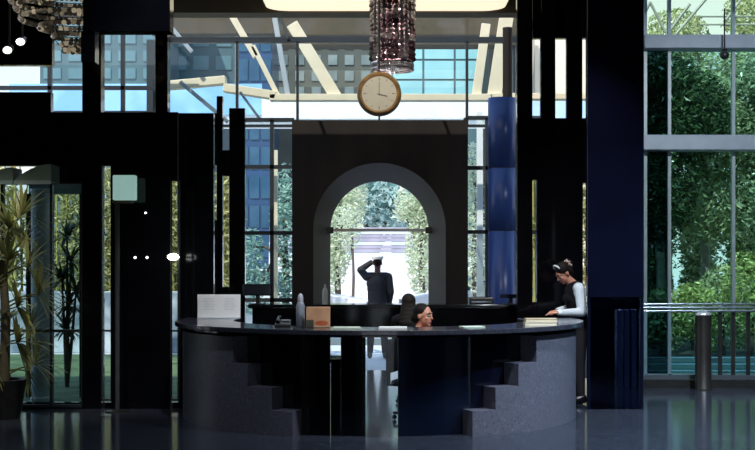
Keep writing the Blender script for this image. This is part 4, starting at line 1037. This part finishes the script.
def office_chair(label, loc, rz):
    t = thing('office_chair', label, 'chair', loc, 'black swivel chairs behind the reception counter'); t.rotation_euler = (0, 0, rz); ORG[t.name] = V((0, 0, 0))
    O = (0, 0, 0)
    MB().box(-.18, .18, -.2, .2, .37, .44).build('seat', M_vest, t, bevel=.03, org=O)
    MB().box(-.165, .165, .21, .26, .50, .86).build('backrest', M_vest, t, bevel=.025, org=O)
    MB().box(-.03, .03, .18, .29, .36, .38).box(-.03, .03, .262, .285, .36, .62).build('back_support', M_darksteel, t, org=O)
    MB().path([(0, 0, .08), (0, 0, .37)], .028, 12).build('gas_column', M_darksteel, t, smooth=True, org=O)
    for k in range(5):
        a = 2*PI*k/5+.3; d = V((math.cos(a), math.sin(a), 0))
        lg = MB().bar(V((0, 0, .09)), d*.22+V((0, 0, .07)), .04, .03, (0, 0, 1)).build('leg', M_darksteel, t, org=O); ORG[lg.name] = V(O)
        MB().ell(d*.21+V((0, 0, .027)), .026, 10, 8).build('castor', M_black, lg, smooth=True, org=O)
S2 = .45
arms = {'L': ((.24, -.12, .70), (.16, -.33, .775), (-.35, -1, -.05), (0, 0, -1)), 'R': ((-.24, -.12, .70), (-.16, -.33, .775), (.35, -1, -.05), (0, 0, -1))}
b, P, Rh, q = sitter(.12, rad(-14), rad(3), arms, seat=S2-.02)
# woman at the centre of the counter, face turned to the picture's right
x_, y_ = PX(421, 13.2), 13.2
pr2 = person('seated person with hair tied back, face turned to the right, just above the counter', (x_-.08, y_+.06, 0), rad(72), b, M_skin, [
    ('trousers', lambda t, c: t[:5] in ('thigh', 'pelvi') or (t[:4] == 'shin' and c.z > .09), .009, M_trouser),
    ('top', lambda t, c: t == 'torso' and c.z < S2+.44 and not (c.y < -.09 and c.z > S2+.40) or t[:5] == 'upper' and c.z < S2+.42, .012, M_vest)])
face(P, Rh, pr2)
hb = MB().ell(P(0, .030, .050), (.085, .096, .086), 20, 14, Rh).ell(P(0, .065, -.01), (.084, .058, .09), 16, 10, Rh).ell(P(0, .115, -.03), (.04, .04, .05), 16, 10, Rh); fused('hair', hb, M_hair, pr2)
for s_ in (1, -1): rest('shoe', shoe(MB(), (s_*.10, -.39, .095)), M_shoe, pr2)
office_chair('black swivel chair under the seated person facing right', (x_-.08, y_+.06, 0), rad(72))
# long dark haired figure facing away to the back counter
b, P, Rh, q = sitter(.06, rad(10), rad(6), arms, seat=S2+.035, tilt=.13)
x_, y_ = PX(415, 14.9), 14.9
pr3 = person('seated person with long dark hair, back turned, between counter and arch', (x_, y_, 0), rad(172), b, M_skin, [
    ('trousers', lambda t, c: t[:5] in ('thigh', 'pelvi') or (t[:4] == 'shin' and c.z > .09), .009, M_trouser),
    ('jacket', lambda t, c: t in ('torso', 'upperL', 'upperR', 'foreL', 'foreR', 'pelvis'), .014, M_vest)])
face(P, Rh, pr3)
hb = MB().ell(P(0, .030, .045), (.088, .098, .094), 20, 14, Rh)
for z, w in ((-.02, .096), (-.07, .104), (-.12, .112), (-.17, .118), (-.22, .120)): hb.ell(P(0, .062-z*.12, z), (w, .06, .07), 18, 12, Rh)
fused('hair', hb, M_hair, pr3)
for s_ in (1, -1): rest('shoe', shoe(MB(), (s_*.10, -.39, .095)), M_shoe, pr3)
office_chair('black swivel chair under the long haired person facing the back counter', (x_, y_, 0), rad(172))

# figure out on the plaza, back turned, hand raised to the head
b = Body()
for s_, t in ((1, 'L'), (-1, 'R')):
    b.cap('thigh'+t, (s_*.095, .0, .92), (s_*.115, -.01, .50), .092, .064)
    b.cap('shin'+t, (s_*.115, -.01, .50), (s_*.13, .02, .11), .060, .040)
    b.cap('foot'+t, (s_*.13, .03, .07), (s_*.15, -.14, .036), .040, .03)
b.ell('pelvis', (0, .0, .96), (.165, .115, .12)); b.ell('torso', (0, -.0, 1.06), (.160, .112, .13)); b.ell('torso', (0, -.0, 1.14), (.160, .112, .15)); b.ell('torso', (0, .0, 1.23), (.168, .114, .15)); b.ell('torso', (0, .0, 1.32), (.180, .115, .15))
b.cap('torso', (-.155, .0, 1.44), (.155, .0, 1.44), .066, .066); b.cap('neck', (0, .0, 1.47), (0, -.02, 1.60), .056, .054)
Rh = rx(rad(4)); P = head(b, (0, -.02, 1.675), Rh, 1.02)
# seen from behind, the picture's left arm is the person's left (+X after turning round)
EL = V((.305, -.10, 1.56)); W_ = V((.12, -.15, 1.69)); b.cap('upperL', (.19, .0, 1.435), EL, .056, .046); b.cap('foreL', EL, W_, .045, .031); hand(b, 'L', W_, (-.8, -.1, .35), (0, -.3, -1), .25, thumb=-1)
ER = V((-.232, .03, 1.17)); W2 = V((-.20, -.10, .95)); b.cap('upperR', (-.19, .0, 1.435), ER, .058, .047); b.cap('foreR', ER, W2, .045, .031); hand(b, 'R', W2, (.25, -.6, -.6), (1, 0, 0), .5, thumb=1)
pr4 = person('person in dark uniform and white cap standing out on the plaza, hand raised', (PX(377.5, 22), 22, -.02), rad(178), b, M_skin2, [
    ('trousers', lambda t, c: t[:5] in ('thigh', 'pelvi') or (t[:4] == 'shin' and c.z > .07), .014, M_uniform),
    ('jacket', lambda t, c: t in ('torso', 'upperL', 'upperR', 'foreL', 'foreR') or (t == 'pelvis' and c.z > .9), .018, M_uniform)])
face(P, Rh, pr4)
rest('hair', MB().ell(P(0, .024, .03), (.080, .093, .09), 20, 14, Rh), M_hair, pr4)
M_cap = pm('white_cap_cloth', (.82, .83, .84), None, 9, .7)
cp = MB().lathe([(.083, .045), (.088, .07), (.108, .105), (.105, .125), (.06, .14), (.001, .143)], P(0, .012, .0), 28); cpo = rest('cap', cp, M_cap, pr4)
vz = MB().ell(P(0, -.105, .058), (.068, .05, .008), 18, 6, rx(rad(20))); rest('visor', vz, M_shoe, cpo)
for s_ in (1, -1): rest('shoe', shoe(MB(), (s_*.135, .03, .095)), M_shoe, pr4)

# ------------------------------------------------------------------ light, sky, camera
w = bpy.data.worlds.new('sky'); S.world = w; w.use_nodes = True; nt = w.node_tree
bg = nt.nodes['Background']; tc = nt.nodes.new('ShaderNodeTexCoord'); sp = nt.nodes.new('ShaderNodeSeparateXYZ'); cr = nt.nodes.new('ShaderNodeValToRGB')
nt.links.new(tc.outputs['Generated'], sp.inputs[0]); nt.links.new(sp.outputs['Z'], cr.inputs['Fac']); nt.links.new(cr.outputs['Color'], bg.inputs['Color'])
cr.color_ramp.elements[0].position = 0; cr.color_ramp.elements[0].color = (.90, .95, 1, 1)
cr.color_ramp.elements[1].position = .8; cr.color_ramp.elements[1].color = (.35, .58, 1, 1)
bg.inputs['Strength'].default_value = 1.35
sl = bpy.data.lights.new('sun', 'SUN'); sl.energy = 5.2; sl.angle = .01; sl.color = (1, .95, .86)
so = bpy.data.objects.new('sun', sl); C.objects.link(so); so.rotation_euler = V((.30, .55, -.78)).to_track_quat('-Z', 'Y').to_euler()
def spot(x, y, z, tx, ty, tz, e, col, size=rad(80)):  # spots added to brighten chosen targets, without fixtures
    l = bpy.data.lights.new('fill_spot', 'SPOT'); l.energy = e; l.color = col; l.spot_size = size; l.spot_blend = .8; l.shadow_soft_size = .12
    o = bpy.data.objects.new('fill_spot', l); C.objects.link(o); o.location = (x, y, z)
    o.rotation_euler = (V((tx, ty, tz))-V((x, y, z))).to_track_quat('-Z', 'Y').to_euler()
COOL = (.78, .86, 1)
spot(-1.9, 10.2, 5.2, -1.4, 12.6, .4, 260, COOL); spot(2.0, 10.2, 5.2, 1.6, 12.5, .4, 900, COOL)
spot(.1, 11.3, 5.2, .02, 13.6, 3.5, 330, (1, .93, .82), rad(50))
spot(1.9, 12.2, 5.2, 2.15, 14.6, 1.3, 520, (.95, .96, 1), rad(60)); spot(-1.1, 11.0, 5.2, -1.82, 14.25, 1.2, 620, (.95, .97, 1), rad(34)); spot(.6, 10.8, 5.2, .45, 13.2, 1.3, 360, (1, .92, .82), rad(50))
spot(4.6, 12.6, 5.2, 5.4, 17.4, 2.2, 900, (.80, .90, 1), rad(85)); spot(4.8, 10.6, 5.2, 4.2, 12.2, 0, 2600, (.62, .80, 1), rad(90))
spot(-3.4, 11.3, 5.2, -4.0, 13.45, 1.4, 420, (1, .97, .86), rad(38))
cam = bpy.data.cameras.new('camera'); co = bpy.data.objects.new('camera', cam); C.objects.link(co)
co.location = (0, 0, H); co.rotation_euler = (PI/2, 0, 0)
cam.sensor_width = 36; cam.lens = F/755*36; cam.shift_y = 37/755; cam.clip_end = 400
S.camera = co
S.view_settings.view_transform = 'Standard'; S.view_settings.look = 'None'; S.view_settings.exposure = 0; S.view_settings.gamma = 1; S.view_settings.use_curve_mapping = False
S.cycles.max_bounces = 10; S.cycles.transparent_max_bounces = 24; S.cycles.sample_clamp_indirect = 6
